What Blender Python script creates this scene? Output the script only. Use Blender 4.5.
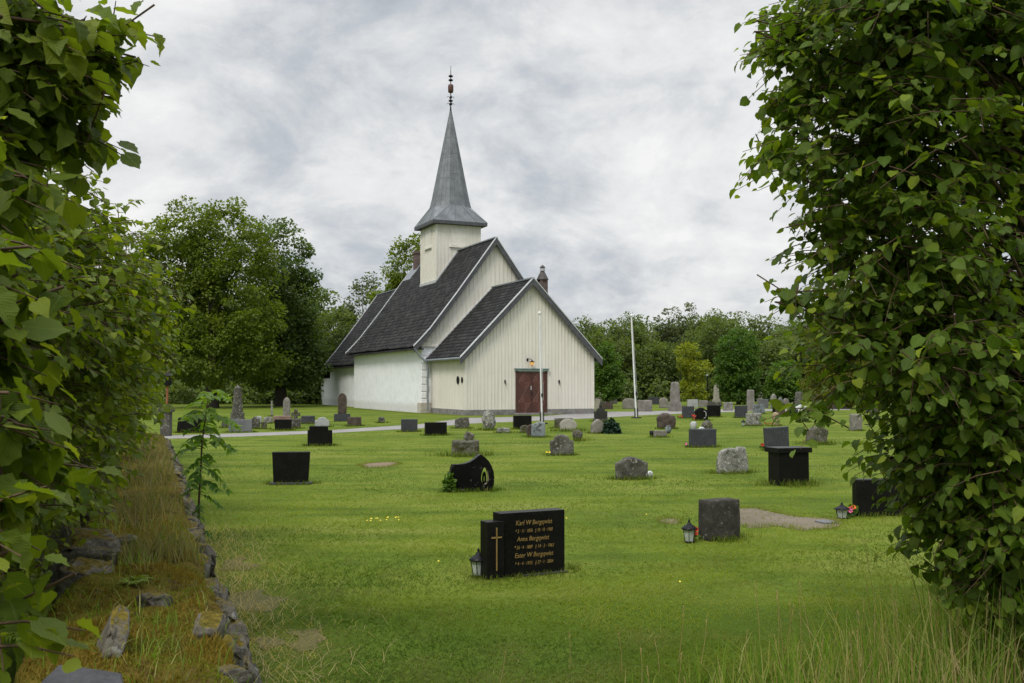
import bpy, bmesh, math, random
import numpy as np
from mathutils import Vector, Matrix, noise as mnoise

R = math.radians
rng = np.random.default_rng(7)
random.seed(7)
scene = bpy.context.scene
for o in list(bpy.data.objects):
    bpy.data.objects.remove(o)
COL = scene.collection

# ------------------------------------------------------------------ camera, sky, sun, exposure
EYE, F, PITCH = 1.65, 35.0 / 36.0 * 1024.0, R(2.5)
cam_d = bpy.data.cameras.new('camera')
cam_d.lens = 35.0
cam_d.sensor_width = 36.0
cam_d.clip_start = 0.05
cam_d.clip_end = 3000.0
cam_d.dof.use_dof = True
cam_d.dof.focus_distance = 12.0
cam_d.dof.aperture_fstop = 20.0
cam = bpy.data.objects.new('camera', cam_d)
cam.location = (0, 0, EYE)
cam.rotation_euler = (math.pi / 2 + PITCH, 0, 0)
COL.objects.link(cam)
scene.camera = cam

SUN_EL, SUN_AZ = R(50), R(-152)       # direction towards the sun; azimuth clockwise from +y
SKY_STRENGTH = 0.1
scene.view_settings.view_transform = 'Standard'
scene.view_settings.look = 'None'
scene.view_settings.exposure = 0.42
scene.view_settings.gamma = 1.0
scene.view_settings.use_curve_mapping = False
scene.render.engine = 'CYCLES'
scene.cycles.use_denoising = True
scene.cycles.denoiser = 'OPENIMAGEDENOISE'
scene.cycles.denoising_input_passes = 'RGB_ALBEDO_NORMAL'
scene.cycles.denoising_prefilter = 'NONE'
scene.cycles.use_adaptive_sampling = False
scene.cycles.max_bounces = 6
scene.cycles.diffuse_bounces = 3
scene.cycles.glossy_bounces = 2
scene.cycles.transmission_bounces = 4
scene.cycles.transparent_max_bounces = 4
scene.cycles.sample_clamp_indirect = 3.0
scene.cycles.sample_clamp_direct = 12.0


class NT:
    """tiny helper round a node tree"""
    def __init__(self, tree):
        self.t = tree
        tree.nodes.clear()

    def n(self, kind, **kw):
        nd = self.t.nodes.new(kind)
        for k, v in kw.items():
            if k.startswith('i_'):
                nd.inputs[k[2:].replace('_', ' ')].default_value = v
            else:
                setattr(nd, k, v)
        return nd

    def l(self, a, b):
        self.t.links.new(a, b)

    def math(self, op, a, b=None, clamp=False):
        nd = self.t.nodes.new('ShaderNodeMath')
        nd.operation = op
        nd.use_clamp = clamp
        for i, v in enumerate((a, b)):
            if v is None:
                continue
            if hasattr(v, 'links'):
                self.l(v, nd.inputs[i])
            else:
                nd.inputs[i].default_value = v
        return nd.outputs[0]

    def ramp(self, fac, stops, interp='LINEAR'):
        nd = self.t.nodes.new('ShaderNodeValToRGB')
        cr = nd.color_ramp
        cr.interpolation = interp
        while len(cr.elements) < len(stops):
            cr.elements.new(0.5)
        for e, (p, c) in zip(cr.elements, stops):
            e.position = p
            e.color = (c[0], c[1], c[2], 1.0) if len(c) == 3 else c
        self.l(fac, nd.inputs[0])
        return nd.outputs[0]

    def mix(self, fac, a, b, blend='MIX'):
        nd = self.t.nodes.new('ShaderNodeMix')
        nd.data_type = 'RGBA'
        nd.blend_type = blend
        for sock, v in ((nd.inputs[0], fac), (nd.inputs[6], a), (nd.inputs[7], b)):
            if hasattr(v, 'links'):
                self.l(v, sock)
            elif isinstance(v, (int, float)):
                sock.default_value = v
            else:
                sock.default_value = (v[0], v[1], v[2], 1.0)
        return nd.outputs[2]

    def noise(self, vec, scale, detail=4.0, rough=0.55, dist=0.0):
        nd = self.t.nodes.new('ShaderNodeTexNoise')
        nd.inputs['Scale'].default_value = scale
        nd.inputs['Detail'].default_value = detail
        nd.inputs['Roughness'].default_value = rough
        nd.inputs['Distortion'].default_value = dist
        if vec is not None:
            self.l(vec, nd.inputs['Vector'])
        return nd.outputs[0]


def build_world():
    w = bpy.data.worlds.new('World')
    scene.world = w
    w.use_nodes = True
    g = NT(w.node_tree)
    sky = g.n('ShaderNodeTexSky', sky_type='NISHITA', sun_disc=False)
    sky.sun_elevation = SUN_EL
    sky.sun_rotation = SUN_AZ
    sky.air_density = 1.0
    sky.dust_density = 2.0
    tc = g.n('ShaderNodeTexCoord')
    sep = g.n('ShaderNodeSeparateXYZ')
    g.l(tc.outputs['Generated'], sep.inputs[0])
    z = g.math('MAXIMUM', sep.outputs[2], 0.0)
    den = g.math('ADD', z, 0.50)
    px = g.math('DIVIDE', sep.outputs[0], den)
    py = g.math('DIVIDE', sep.outputs[1], den)
    comb = g.n('ShaderNodeCombineXYZ')
    g.l(px, comb.inputs[0])
    g.l(py, comb.inputs[1])
    comb.inputs[2].default_value = 3.7
    vec = comb.outputs[0]
    big = g.noise(vec, 1.15, 4.0, 0.5, 0.4)
    fine = g.noise(vec, 4.2, 10.0, 0.64, 0.3)
    wisp = g.noise(vec, 13.0, 6.0, 0.6, 0.3)
    m = g.math('ADD', g.math('MULTIPLY', big, 0.54), g.math('MULTIPLY', fine, 0.46))
    m = g.math('ADD', g.math('MULTIPLY', m, 0.88), g.math('MULTIPLY', wisp, 0.12))
    cloud = g.ramp(m, [(0.425, (3.3, 3.6, 3.95)), (0.485, (4.15, 4.4, 4.7)), (0.52, (5.05, 5.2, 5.35)),
                       (0.56, (6.0, 6.05, 6.1)), (0.62, (6.95, 6.95, 6.85))])
    # an overcast sky is brighter overhead than near the horizon
    up = g.n('ShaderNodeMapRange', interpolation_type='SMOOTHSTEP')
    up.inputs['From Min'].default_value = 0.40
    up.inputs['From Max'].default_value = 0.95
    up.inputs['To Min'].default_value = 1.0
    up.inputs['To Max'].default_value = 3.5
    g.l(z, up.inputs['Value'])
    gain = g.n('ShaderNodeVectorMath', operation='SCALE')
    g.l(cloud, gain.inputs[0])
    g.l(up.outputs[0], gain.inputs['Scale'])
    col = g.mix(0.96, sky.outputs[0], gain.outputs[0])
    bg = g.n('ShaderNodeBackground')
    bg.inputs['Strength'].default_value = SKY_STRENGTH
    g.l(col, bg.inputs['Color'])
    out = g.n('ShaderNodeOutputWorld')
    g.l(bg.outputs[0], out.inputs[0])


build_world()
sun_d = bpy.data.lights.new('sun', 'SUN')
sun_d.energy = 1.5
sun_d.angle = R(18)
sun_d.color = (1.0, 0.95, 0.87)
sun = bpy.data.objects.new('sun', sun_d)
COL.objects.link(sun)
sv = Vector((math.sin(SUN_AZ) * math.cos(SUN_EL), math.cos(SUN_AZ) * math.cos(SUN_EL), math.sin(SUN_EL)))
sun.rotation_euler = sv.to_track_quat('Z', 'Y').to_euler()
sun.location = sv * 60


# ------------------------------------------------------------------ generic helpers
def gp(px, py, z=0.0):
    """the point at height z that the photograph shows at a pixel"""
    x = (px - 512.0) / F
    y = (341.5 - py) / F
    d = Vector((x, math.cos(PITCH) - y * math.sin(PITCH), math.sin(PITCH) + y * math.cos(PITCH)))
    t = (z - EYE) / d.z
    return Vector((d.x * t, d.y * t, z))


def at(px, py, D):
    """the point at forward distance D that the photograph shows at a pixel"""
    x = (px - 512.0) / F
    y = (341.5 - py) / F
    d = Vector((x, math.cos(PITCH) - y * math.sin(PITCH), math.sin(PITCH) + y * math.cos(PITCH)))
    return Vector((0, 0, EYE)) + d * (D / d.y)


def tag(o, label=None, cat=None, group=None, kind=None):
    if label:
        o['label'] = label
    if cat:
        o['category'] = cat
    if group:
        o['group'] = group
    if kind:
        o['kind'] = kind
    return o


def empty(name, loc, rz=0.0, label=None, cat=None, group=None):
    o = bpy.data.objects.new(name, None)
    o.empty_display_size = 0.2
    o.location = loc
    o.rotation_euler = (0, 0, rz)
    COL.objects.link(o)
    return tag(o, label, cat, group)


def link(name, me, mat, parent=None, smooth=False):
    if mat is not None:
        me.materials.append(mat)
    if smooth and len(me.polygons):
        me.polygons.foreach_set('use_smooth', [True] * len(me.polygons))
    o = bpy.data.objects.new(name, me)
    COL.objects.link(o)
    if parent is not None:
        o.parent = parent
    return o


def copy_tree(o, parent=None):
    c = o.copy()
    COL.objects.link(c)
    c.parent = parent
    for ch in list(o.children):
        copy_tree(ch, c)
    return c


class MB:
    """collects boxes, prisms, tubes and lathes into ONE mesh"""
    def __init__(self):
        self.v, self.f = [], []

    def add(self, vs, fs):
        b = len(self.v)
        self.v += [tuple(p) for p in vs]
        self.f += [tuple(b + i for i in f) for f in fs]
        return self

    def box(self, lo, hi, M=None):
        x0, y0, z0 = lo
        x1, y1, z1 = hi
        vs = [Vector(p) for p in ((x0, y0, z0), (x1, y0, z0), (x1, y1, z0), (x0, y1, z0), (x0, y0, z1), (x1, y0, z1), (x1, y1, z1), (x0, y1, z1))]
        if M is not None:
            vs = [M @ p for p in vs]
        return self.add(vs, [(0, 3, 2, 1), (4, 5, 6, 7), (0, 1, 5, 4), (1, 2, 6, 5), (2, 3, 7, 6), (3, 0, 4, 7)])

    def prism(self, poly, y0, y1):
        """polygon in x,z (counter-clockwise seen from -y) pulled from y0 to y1"""
        n = len(poly)
        vs = [(p[0], y0, p[1]) for p in poly] + [(p[0], y1, p[1]) for p in poly]
        fs = [tuple(range(n)), tuple(range(2 * n - 1, n - 1, -1))]
        for i in range(n):
            j = (i + 1) % n
            fs.append((j, i, n + i, n + j))
        return self.add(vs, fs)

    def lathe(self, prof, c=(0, 0, 0), n=12, cap=True):
        vs, fs = [], []
        for r, z in prof:
            for k in range(n):
                a = 2 * math.pi * k / n
                vs.append((c[0] + r * math.cos(a), c[1] + r * math.sin(a), c[2] + z))
        for i in range(len(prof) - 1):
            for k in range(n):
                k2 = (k + 1) % n
                fs.append((i * n + k, i * n + k2, (i + 1) * n + k2, (i + 1) * n + k))
        if cap:
            fs.append(tuple(range(n - 1, -1, -1)))
            m = (len(prof) - 1) * n
            fs.append(tuple(range(m, m + n)))
        return self.add(vs, fs)

    def tube(self, path, radii, n=8):
        path = [Vector(p) for p in path]
        if not hasattr(radii, '__len__'):
            radii = [radii] * len(path)
        vs, fs = [], []
        for i, p in enumerate(path):
            a = path[max(0, i - 1)]
            b = path[min(len(path) - 1, i + 1)]
            t = (b - a).normalized()
            ref = Vector((0, 0, 1)) if abs(t.z) < 0.9 else Vector((1, 0, 0))
            u = t.cross(ref).normalized()
            w = t.cross(u)
            for k in range(n):
                an = 2 * math.pi * k / n
                vs.append(p + radii[i] * (math.cos(an) * u + math.sin(an) * w))
        for i in range(len(path) - 1):
            for k in range(n):
                k2 = (k + 1) % n
                fs.append((i * n + k, (i + 1) * n + k, (i + 1) * n + k2, i * n + k2))
        m = (len(path) - 1) * n
        e = len(vs)
        vs += vs[:n] + vs[m:m + n]
        fs.append(tuple(range(e, e + n)))
        fs.append(tuple(range(e + 2 * n - 1, e + n - 1, -1)))
        return self.add(vs, fs)

    def mesh(self, name):
        me = bpy.data.meshes.new(name)
        me.from_pydata(self.v, [], self.f)
        me.update()
        return me

    def build(self, name, mat, parent=None, smooth=False, bevel=0.0):
        o = link(name, self.mesh(name), mat, parent, smooth)
        if bevel:
            md = o.modifiers.new('bevel', 'BEVEL')
            md.width = bevel
            md.segments = 2
            md.limit_method = 'ANGLE'
            md.angle_limit = R(35)
        return o


def np_mesh(name, verts, faces_list, tint=None, uv=None):
    """big meshes from numpy; faces_list = arrays of equal-sized faces (N,k)"""
    me = bpy.data.meshes.new(name)
    me.vertices.add(len(verts))
    me.vertices.foreach_set('co', np.ascontiguousarray(verts, dtype=np.float32).ravel())
    loops = np.concatenate([f.ravel() for f in faces_list]).astype(np.int32)
    tot = np.concatenate([np.full(len(f), f.shape[1]) for f in faces_list]).astype(np.int32)
    start = np.concatenate([[0], np.cumsum(tot)[:-1]]).astype(np.int32)
    me.loops.add(len(loops))
    me.loops.foreach_set('vertex_index', loops)
    me.polygons.add(len(tot))
    me.polygons.foreach_set('loop_start', start)
    me.polygons.foreach_set('loop_total', tot)
    me.update(calc_edges=True)
    if tint is not None:
        a = me.attributes.new('tint', 'FLOAT_COLOR', 'POINT')
        a.data.foreach_set('color', np.ascontiguousarray(tint, dtype=np.float32).ravel())
    if uv is not None:
        a = me.attributes.new('leafuv', 'FLOAT_VECTOR', 'POINT')
        a.data.foreach_set('vector', np.ascontiguousarray(uv, dtype=np.float32).ravel())
    return me


def unit(a):
    return a / np.maximum(np.linalg.norm(a, axis=-1, keepdims=True), 1e-9)


# ------------------------------------------------------------------ materials
def new_mat(name):
    m = bpy.data.materials.new(name)
    m.use_nodes = True
    return m, NT(m.node_tree)


def coords(g, rand=False, kind='Object'):
    tc = g.n('ShaderNodeTexCoord')
    v = tc.outputs[kind]
    if rand:
        oi = g.n('ShaderNodeObjectInfo')
        ad = g.n('ShaderNodeVectorMath', operation='ADD')
        g.l(v, ad.inputs[0])
        sc = g.n('ShaderNodeVectorMath', operation='SCALE')
        sc.inputs[0].default_value = (31.0, 17.0, 23.0)
        g.l(oi.outputs['Random'], sc.inputs['Scale'])
        g.l(sc.outputs[0], ad.inputs[1])
        v = ad.outputs[0]
    return v


def finish(g, col, rough=0.8, bump=None, bump_strength=0.3, bump_dist=0.02, spec=0.5, metal=0.0):
    p = g.n('ShaderNodeBsdfPrincipled')
    p.inputs['Specular IOR Level'].default_value = spec
    p.inputs['Metallic'].default_value = metal
    if hasattr(col, 'links'):
        g.l(col, p.inputs['Base Color'])
    else:
        p.inputs['Base Color'].default_value = (*col, 1)
    if hasattr(rough, 'links'):
        g.l(rough, p.inputs['Roughness'])
    else:
        p.inputs['Roughness'].default_value = rough
    if bump is not None:
        b = g.n('ShaderNodeBump')
        b.inputs['Strength'].default_value = bump_strength
        b.inputs['Distance'].default_value = bump_dist
        g.l(bump, b.inputs['Height'])
        g.l(b.outputs[0], p.inputs['Normal'])
    o = g.n('ShaderNodeOutputMaterial')
    g.l(p.outputs[0], o.inputs[0])
    return p


def stone_mat(name, dark, mid, light, lichen=None, lichen_amt=0.5, scale=3.0, rough=0.9, bump=0.5, moss=None, speck=None, spec=0.3):
    m, g = new_mat(name)
    v = coords(g, True)
    n1 = g.noise(v, scale, 6, 0.65)
    col = g.ramp(n1, [(0.32, dark), (0.5, mid), (0.68, light)])
    n2 = g.noise(v, scale * 9, 5, 0.7)
    col = g.mix(0.35, col, g.ramp(n2, [(0.35, dark), (0.65, light)]), 'MIX')
    if speck is not None:
        n4 = g.noise(v, 60, 2, 0.5)
        col = g.mix(g.ramp(n4, [(0.60, (0, 0, 0)), (0.68, (1, 1, 1))]), col, speck)
    if moss is not None:
        n5 = g.noise(v, scale * 1.4, 5, 0.6, 0.5)
        col = g.mix(g.ramp(n5, [(0.50, (0, 0, 0)), (0.62, (1, 1, 1))]), col, moss)
    if lichen is not None:
        n3 = g.noise(v, scale * 4.0, 5, 0.65, 0.6)
        col = g.mix(g.ramp(n3, [(1 - lichen_amt - 0.04, (0, 0, 0)), (1 - lichen_amt + 0.05, (1, 1, 1))]), col, lichen)
    hb = g.math('ADD', g.math('MULTIPLY', n1, 0.6), g.math('MULTIPLY', n2, 0.4))
    finish(g, col, rough, hb, bump, 0.03, spec)
    return m


def simple_mat(name, a, b, scale=6.0, rough=0.6, bump=0.1, spec=0.4, metal=0.0, rand=False, stretch=None):
    m, g = new_mat(name)
    v = coords(g, rand)
    if stretch:
        mp = g.n('ShaderNodeMapping')
        mp.inputs['Scale'].default_value = stretch
        g.l(v, mp.inputs[0])
        v = mp.outputs[0]
    n1 = g.noise(v, scale, 5, 0.6)
    col = g.ramp(n1, [(0.35, a), (0.65, b)])
    finish(g, col, rough, n1, bump, 0.01, spec, metal)
    return m


def leaf_mat(name, dark, mid, tip, trans=0.35, rough=0.45, veins=False, spec=0.35):
    """tint.r = random per leaf, tint.g = how young (yellow) the leaf is"""
    m, g = new_mat(name)
    at_ = g.n('ShaderNodeAttribute', attribute_name='tint')
    sp = g.n('ShaderNodeSeparateColor')
    g.l(at_.outputs['Color'], sp.inputs[0])
    col = g.mix(sp.outputs[0], dark, mid)
    col = g.mix(sp.outputs[1], col, tip)
    bump = None
    if veins:
        uv = g.n('ShaderNodeAttribute', attribute_name='leafuv')
        s2 = g.n('ShaderNodeSeparateXYZ')
        g.l(uv.outputs['Vector'], s2.inputs[0])
        ax = g.math('ABSOLUTE', s2.outputs[0])
        ph = g.math('SUBTRACT', s2.outputs[1], g.math('MULTIPLY', ax, 0.75))
        wv = g.math('SINE', g.math('MULTIPLY', ph, 42.0))
        wv = g.math('POWER', g.math('ABSOLUTE', wv), 0.35)
        mid_r = g.math('MINIMUM', g.math('MULTIPLY', ax, 22.0), 1.0)
        bump = g.math('MINIMUM', wv, mid_r)
        col = g.mix(g.math('MULTIPLY', g.math('SUBTRACT', 1.0, bump), 0.35), col, (tip[0] * 0.9, tip[1] * 0.95, tip[2] * 1.2))
    pb = g.n('ShaderNodeBsdfPrincipled')
    g.l(col, pb.inputs['Base Color'])
    pb.inputs['Roughness'].default_value = rough
    pb.inputs['Specular IOR Level'].default_value = spec
    if bump is not None:
        b = g.n('ShaderNodeBump')
        b.inputs['Strength'].default_value = 0.35
        b.inputs['Distance'].default_value = 0.004
        g.l(bump, b.inputs['Height'])
        g.l(b.outputs[0], pb.inputs['Normal'])
    tr = g.n('ShaderNodeBsdfTranslucent')
    tc = g.mix(1.0, col, (1.5, 1.5, 0.55), 'MULTIPLY')
    g.l(tc, tr.inputs['Color'])
    mx = g.n('ShaderNodeMixShader')
    mx.inputs[0].default_value = trans
    g.l(pb.outputs[0], mx.inputs[1])
    g.l(tr.outputs[0], mx.inputs[2])
    o = g.n('ShaderNodeOutputMaterial')
    g.l(mx.outputs[0], o.inputs[0])
    return m


M = {}
M['granite_black'] = stone_mat('polished_black_granite', (0.005, 0.005, 0.0045), (0.008, 0.008, 0.007), (0.013, 0.013, 0.011), rough=0.35, bump=0.03, speck=(0.02, 0.02, 0.019), spec=0.07)
M['granite_swoop'] = stone_mat('black_granite_with_lichen_dots', (0.003, 0.003, 0.003), (0.005, 0.005, 0.005), (0.009, 0.009, 0.009), lichen=(0.16, 0.16, 0.145), lichen_amt=0.33, scale=4.5, rough=0.3, bump=0.05, spec=0.10)
M['granite_side'] = stone_mat('rough_black_granite', (0.014, 0.014, 0.012), (0.03, 0.03, 0.024), (0.055, 0.055, 0.045), rough=0.85, bump=0.4)
M['granite_dark'] = stone_mat('dark_grey_granite', (0.022, 0.024, 0.027), (0.034, 0.037, 0.041), (0.05, 0.053, 0.058), rough=0.6, bump=0.15, speck=(0.13, 0.13, 0.13))
M['granite_grey'] = stone_mat('grey_granite', (0.09, 0.095, 0.10), (0.13, 0.135, 0.14), (0.17, 0.175, 0.18), rough=0.75, bump=0.2, speck=(0.26, 0.26, 0.26))
M['granite_blue'] = stone_mat('blue_grey_granite', (0.12, 0.14, 0.15), (0.19, 0.215, 0.225), (0.27, 0.29, 0.30), lichen=(0.07, 0.07, 0.065), lichen_amt=0.45, scale=2.0, rough=0.8, bump=0.25)
M['granite_pale'] = stone_mat('pale_granite', (0.24, 0.25, 0.25), (0.33, 0.34, 0.34), (0.42, 0.43, 0.42), rough=0.8, bump=0.2)
M['stone_white'] = stone_mat('whitish_marble', (0.5, 0.52, 0.53), (0.62, 0.63, 0.63), (0.7, 0.7, 0.7), rough=0.7, bump=0.15)
M['weathered'] = stone_mat('weathered_dark_stone', (0.022, 0.02, 0.015), (0.065, 0.06, 0.048), (0.15, 0.145, 0.12), lichen=(0.36, 0.36, 0.32), lichen_amt=0.38, scale=4.0, rough=0.95, bump=0.7)
M['rough_granite'] = stone_mat('rough_dark_granite_with_lichen', (0.014, 0.013, 0.010), (0.034, 0.032, 0.025), (0.075, 0.07, 0.056), lichen=(0.27, 0.28, 0.24), lichen_amt=0.35, scale=6.0, rough=0.95, bump=0.6)
M['lichen_grey'] = stone_mat('lichen_grey_stone', (0.11, 0.105, 0.09), (0.2, 0.195, 0.17), (0.3, 0.29, 0.26), lichen=(0.4, 0.4, 0.36), lichen_amt=0.42, scale=5.0, rough=0.95, bump=0.7, moss=(0.075, 0.075, 0.05))
M['grey_brown'] = stone_mat('grey_brown_sandstone', (0.11, 0.10, 0.085), (0.19, 0.175, 0.15), (0.27, 0.25, 0.22), lichen=(0.34, 0.33, 0.3), lichen_amt=0.36, scale=3.0, rough=0.95, bump=0.5)
M['mossy'] = stone_mat('mossy_stone', (0.035, 0.033, 0.024), (0.085, 0.08, 0.06), (0.17, 0.16, 0.13), lichen=(0.30, 0.30, 0.26), lichen_amt=0.37, scale=5.0, rough=1.0, bump=0.8, moss=(0.055, 0.055, 0.012))
M['tan_stone'] = stone_mat('tan_stone', (0.17, 0.12, 0.065), (0.28, 0.21, 0.12), (0.38, 0.30, 0.2), scale=5.0, rough=0.95, bump=0.6)
M['beige_stone'] = stone_mat('beige_stone', (0.22, 0.205, 0.165), (0.30, 0.28, 0.23), (0.37, 0.35, 0.30), lichen=(0.16, 0.15, 0.11), lichen_amt=0.36, scale=4.0, rough=0.9, bump=0.3)
M['brown_stone'] = stone_mat('brown_stone', (0.03, 0.024, 0.018), (0.075, 0.058, 0.045), (0.13, 0.1, 0.08), lichen=(0.02, 0.018, 0.015), lichen_amt=0.42, scale=6.0, rough=0.95, bump=0.8)
M['red_stone'] = stone_mat('reddish_stone', (0.14, 0.09, 0.07), (0.22, 0.15, 0.12), (0.29, 0.21, 0.18), scale=4.0, rough=0.95, bump=0.4)
M['wall_stone'] = stone_mat('field_stone', (0.045, 0.045, 0.043), (0.10, 0.10, 0.097), (0.18, 0.18, 0.175), lichen=(0.28, 0.28, 0.26), lichen_amt=0.36, scale=5.0, rough=0.95, bump=0.8, moss=(0.055, 0.045, 0.012))
def mossy_stone_mat():
    m, g = new_mat('mossy_field_stone')
    v = coords(g, True)
    n1 = g.noise(v, 5.0, 6, 0.7)
    n2 = g.noise(v, 30.0, 5, 0.7)
    n3 = g.noise(v, 9.0, 4, 0.6, 0.5)
    col = g.ramp(g.math('ADD', g.math('MULTIPLY', n1, 0.6), g.math('MULTIPLY', n2, 0.4)), [(0.34, (0.045, 0.040, 0.030)), (0.5, (0.115, 0.103, 0.080)), (0.66, (0.23, 0.21, 0.17))])
    col = g.mix(g.ramp(n3, [(0.60, (0, 0, 0)), (0.66, (0.8, 0.8, 0.8))]), col, (0.24, 0.24, 0.215))
    geo = g.n('ShaderNodeNewGeometry')
    sp = g.n('ShaderNodeSeparateXYZ')
    g.l(geo.outputs['Normal'], sp.inputs[0])
    up = g.math('ADD', g.math('MULTIPLY', sp.outputs[2], 0.55), g.math('MULTIPLY', n1, 0.9))
    mcol = g.ramp(n2, [(0.35, (0.05, 0.045, 0.008)), (0.5, (0.12, 0.09, 0.013)), (0.65, (0.19, 0.14, 0.025))])
    col = g.mix(g.ramp(up, [(0.90, (0, 0, 0)), (1.02, (1, 1, 1))]), col, mcol)
    finish(g, col, 0.97, g.math('ADD', g.math('MULTIPLY', n1, 0.5), g.math('MULTIPLY', n2, 0.5)), 1.0, 0.03, 0.15)
    return m


M['wall_stone'] = mossy_stone_mat()
M['gold'] = simple_mat('gilt', (0.28, 0.18, 0.055), (0.36, 0.24, 0.085), 20, 0.5, 0.0, 0.5, 0.3)
M['black_iron'] = simple_mat('black_painted_iron', (0.006, 0.006, 0.007), (0.013, 0.013, 0.015), 12, 0.4, 0.1, 0.15)
M['lantern_pane'] = simple_mat('frosted_pane', (0.36, 0.40, 0.36), (0.5, 0.53, 0.49), 10, 0.25, 0.0, 0.6)
M['white_paint'] = simple_mat('white_paint', (0.60, 0.60, 0.60), (0.72, 0.72, 0.72), 3, 0.5, 0.02)
M['rust'] = simple_mat('rusty_iron', (0.16, 0.06, 0.025), (0.30, 0.13, 0.06), 14, 0.9, 0.3)
M['concrete'] = stone_mat('concrete', (0.2, 0.195, 0.19), (0.28, 0.275, 0.265), (0.36, 0.35, 0.34), rough=0.95, bump=0.3)
M['red_petal'] = simple_mat('red_petals', (0.35, 0.01, 0.01), (0.5, 0.03, 0.02), 40, 0.6, 0.1)
M['orange_petal'] = simple_mat('orange_petals', (0.65, 0.10, 0.015), (0.75, 0.22, 0.02), 40, 0.6, 0.1)
M['pink_petal'] = simple_mat('pink_petals', (0.55, 0.08, 0.2), (0.65, 0.2, 0.32), 40, 0.6, 0.1)
M['yellow_petal'] = simple_mat('yellow_petals', (0.7, 0.5, 0.02), (0.75, 0.6, 0.05), 40, 0.6, 0.1)
M['bark'] = stone_mat('bark', (0.022, 0.018, 0.014), (0.05, 0.042, 0.033), (0.09, 0.08, 0.065), scale=8.0, rough=1.0, bump=0.8)
M['twig'] = simple_mat('twig_bark', (0.055, 0.032, 0.016), (0.11, 0.065, 0.035), 20, 0.8, 0.1)
M['birch_bark'] = stone_mat('birch_bark', (0.06, 0.06, 0.06), (0.35, 0.35, 0.33), (0.5, 0.5, 0.48), scale=4.0, rough=0.9, bump=0.3)

M['leaf_near'] = leaf_mat('near_linden_leaves', (0.030, 0.066, 0.006), (0.115, 0.175, 0.013), (0.25, 0.285, 0.028), 0.5, 0.45, veins=True, spec=0.22)
M['leaf_hedge'] = leaf_mat('linden_hedge_leaves', (0.028, 0.066, 0.006), (0.115, 0.180, 0.012), (0.28, 0.32, 0.022), 0.46, 0.45, veins=True, spec=0.22)
M['leaf_right'] = leaf_mat('dark_linden_leaves', (0.024, 0.062, 0.009), (0.092, 0.168, 0.018), (0.28, 0.34, 0.028), 0.48, 0.42, veins=True, spec=0.22)
M['leaf_big'] = leaf_mat('tall_linden_leaves', (0.052, 0.094, 0.008), (0.140, 0.195, 0.015), (0.20, 0.235, 0.022), 0.48, 0.6)
M['leaf_deep'] = leaf_mat('deep_green_linden_leaves', (0.030, 0.066, 0.012), (0.088, 0.140, 0.022), (0.14, 0.18, 0.03), 0.42, 0.6)  # second linden: a crown of darker, bluer green than its neighbour
M['leaf_birch'] = leaf_mat('birch_leaves', (0.055, 0.08, 0.03), (0.115, 0.14, 0.055), (0.15, 0.17, 0.07), 0.4, 0.6)
M['leaf_wood'] = leaf_mat('wood_leaves', (0.058, 0.094, 0.024), (0.125, 0.168, 0.043), (0.16, 0.2, 0.055), 0.48, 0.7)
M['leaf_green'] = leaf_mat('bright_green_leaves', (0.035, 0.085, 0.009), (0.085, 0.165, 0.016), (0.13, 0.2, 0.025), 0.4, 0.6)
M['leaf_gold'] = leaf_mat('golden_leaves', (0.14, 0.170, 0.010), (0.25, 0.285, 0.02), (0.32, 0.33, 0.03), 0.45, 0.6)
M['leaf_thuja'] = leaf_mat('golden_conifer_leaves', (0.055, 0.068, 0.007), (0.14, 0.15, 0.013), (0.22, 0.21, 0.02), 0.35, 0.7)
M['leaf_rowan'] = leaf_mat('rowan_leaves', (0.05, 0.125, 0.014), (0.10, 0.20, 0.024), (0.22, 0.31, 0.04), 0.45, 0.5)
M['leaf_fern'] = leaf_mat('fern_leaves', (0.09, 0.16, 0.010), (0.16, 0.24, 0.015), (0.24, 0.30, 0.03), 0.4, 0.5)
M['leaf_ever'] = leaf_mat('evergreen_needles', (0.008, 0.03, 0.016), (0.02, 0.055, 0.03), (0.04, 0.08, 0.03), 0.15, 0.7)
M['blade_lawn'] = leaf_mat('lawn_blades', (0.050, 0.096, 0.006), (0.180, 0.226, 0.020), (0.29, 0.265, 0.095), 0.45, 0.7, spec=0.15)
M['blade_tall'] = leaf_mat('tall_grass_blades', (0.080, 0.17, 0.014), (0.18, 0.29, 0.035), (0.44, 0.39, 0.18), 0.5, 0.7, spec=0.15)
M['blade_dry'] = leaf_mat('dry_grass_blades', (0.16, 0.18, 0.045), (0.44, 0.36, 0.17), (0.5, 0.38, 0.22), 0.45, 0.8, spec=0.1)
M['blade_wall'] = leaf_mat('wall_grass_blades', (0.085, 0.135, 0.028), (0.22, 0.195, 0.085), (0.30, 0.235, 0.14), 0.45, 0.8, spec=0.1)
M['blade_moss'] = leaf_mat('moss_fuzz', (0.08, 0.06, 0.014), (0.22, 0.16, 0.032), (0.20, 0.24, 0.03), 0.35, 0.95, spec=0.05)


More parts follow.
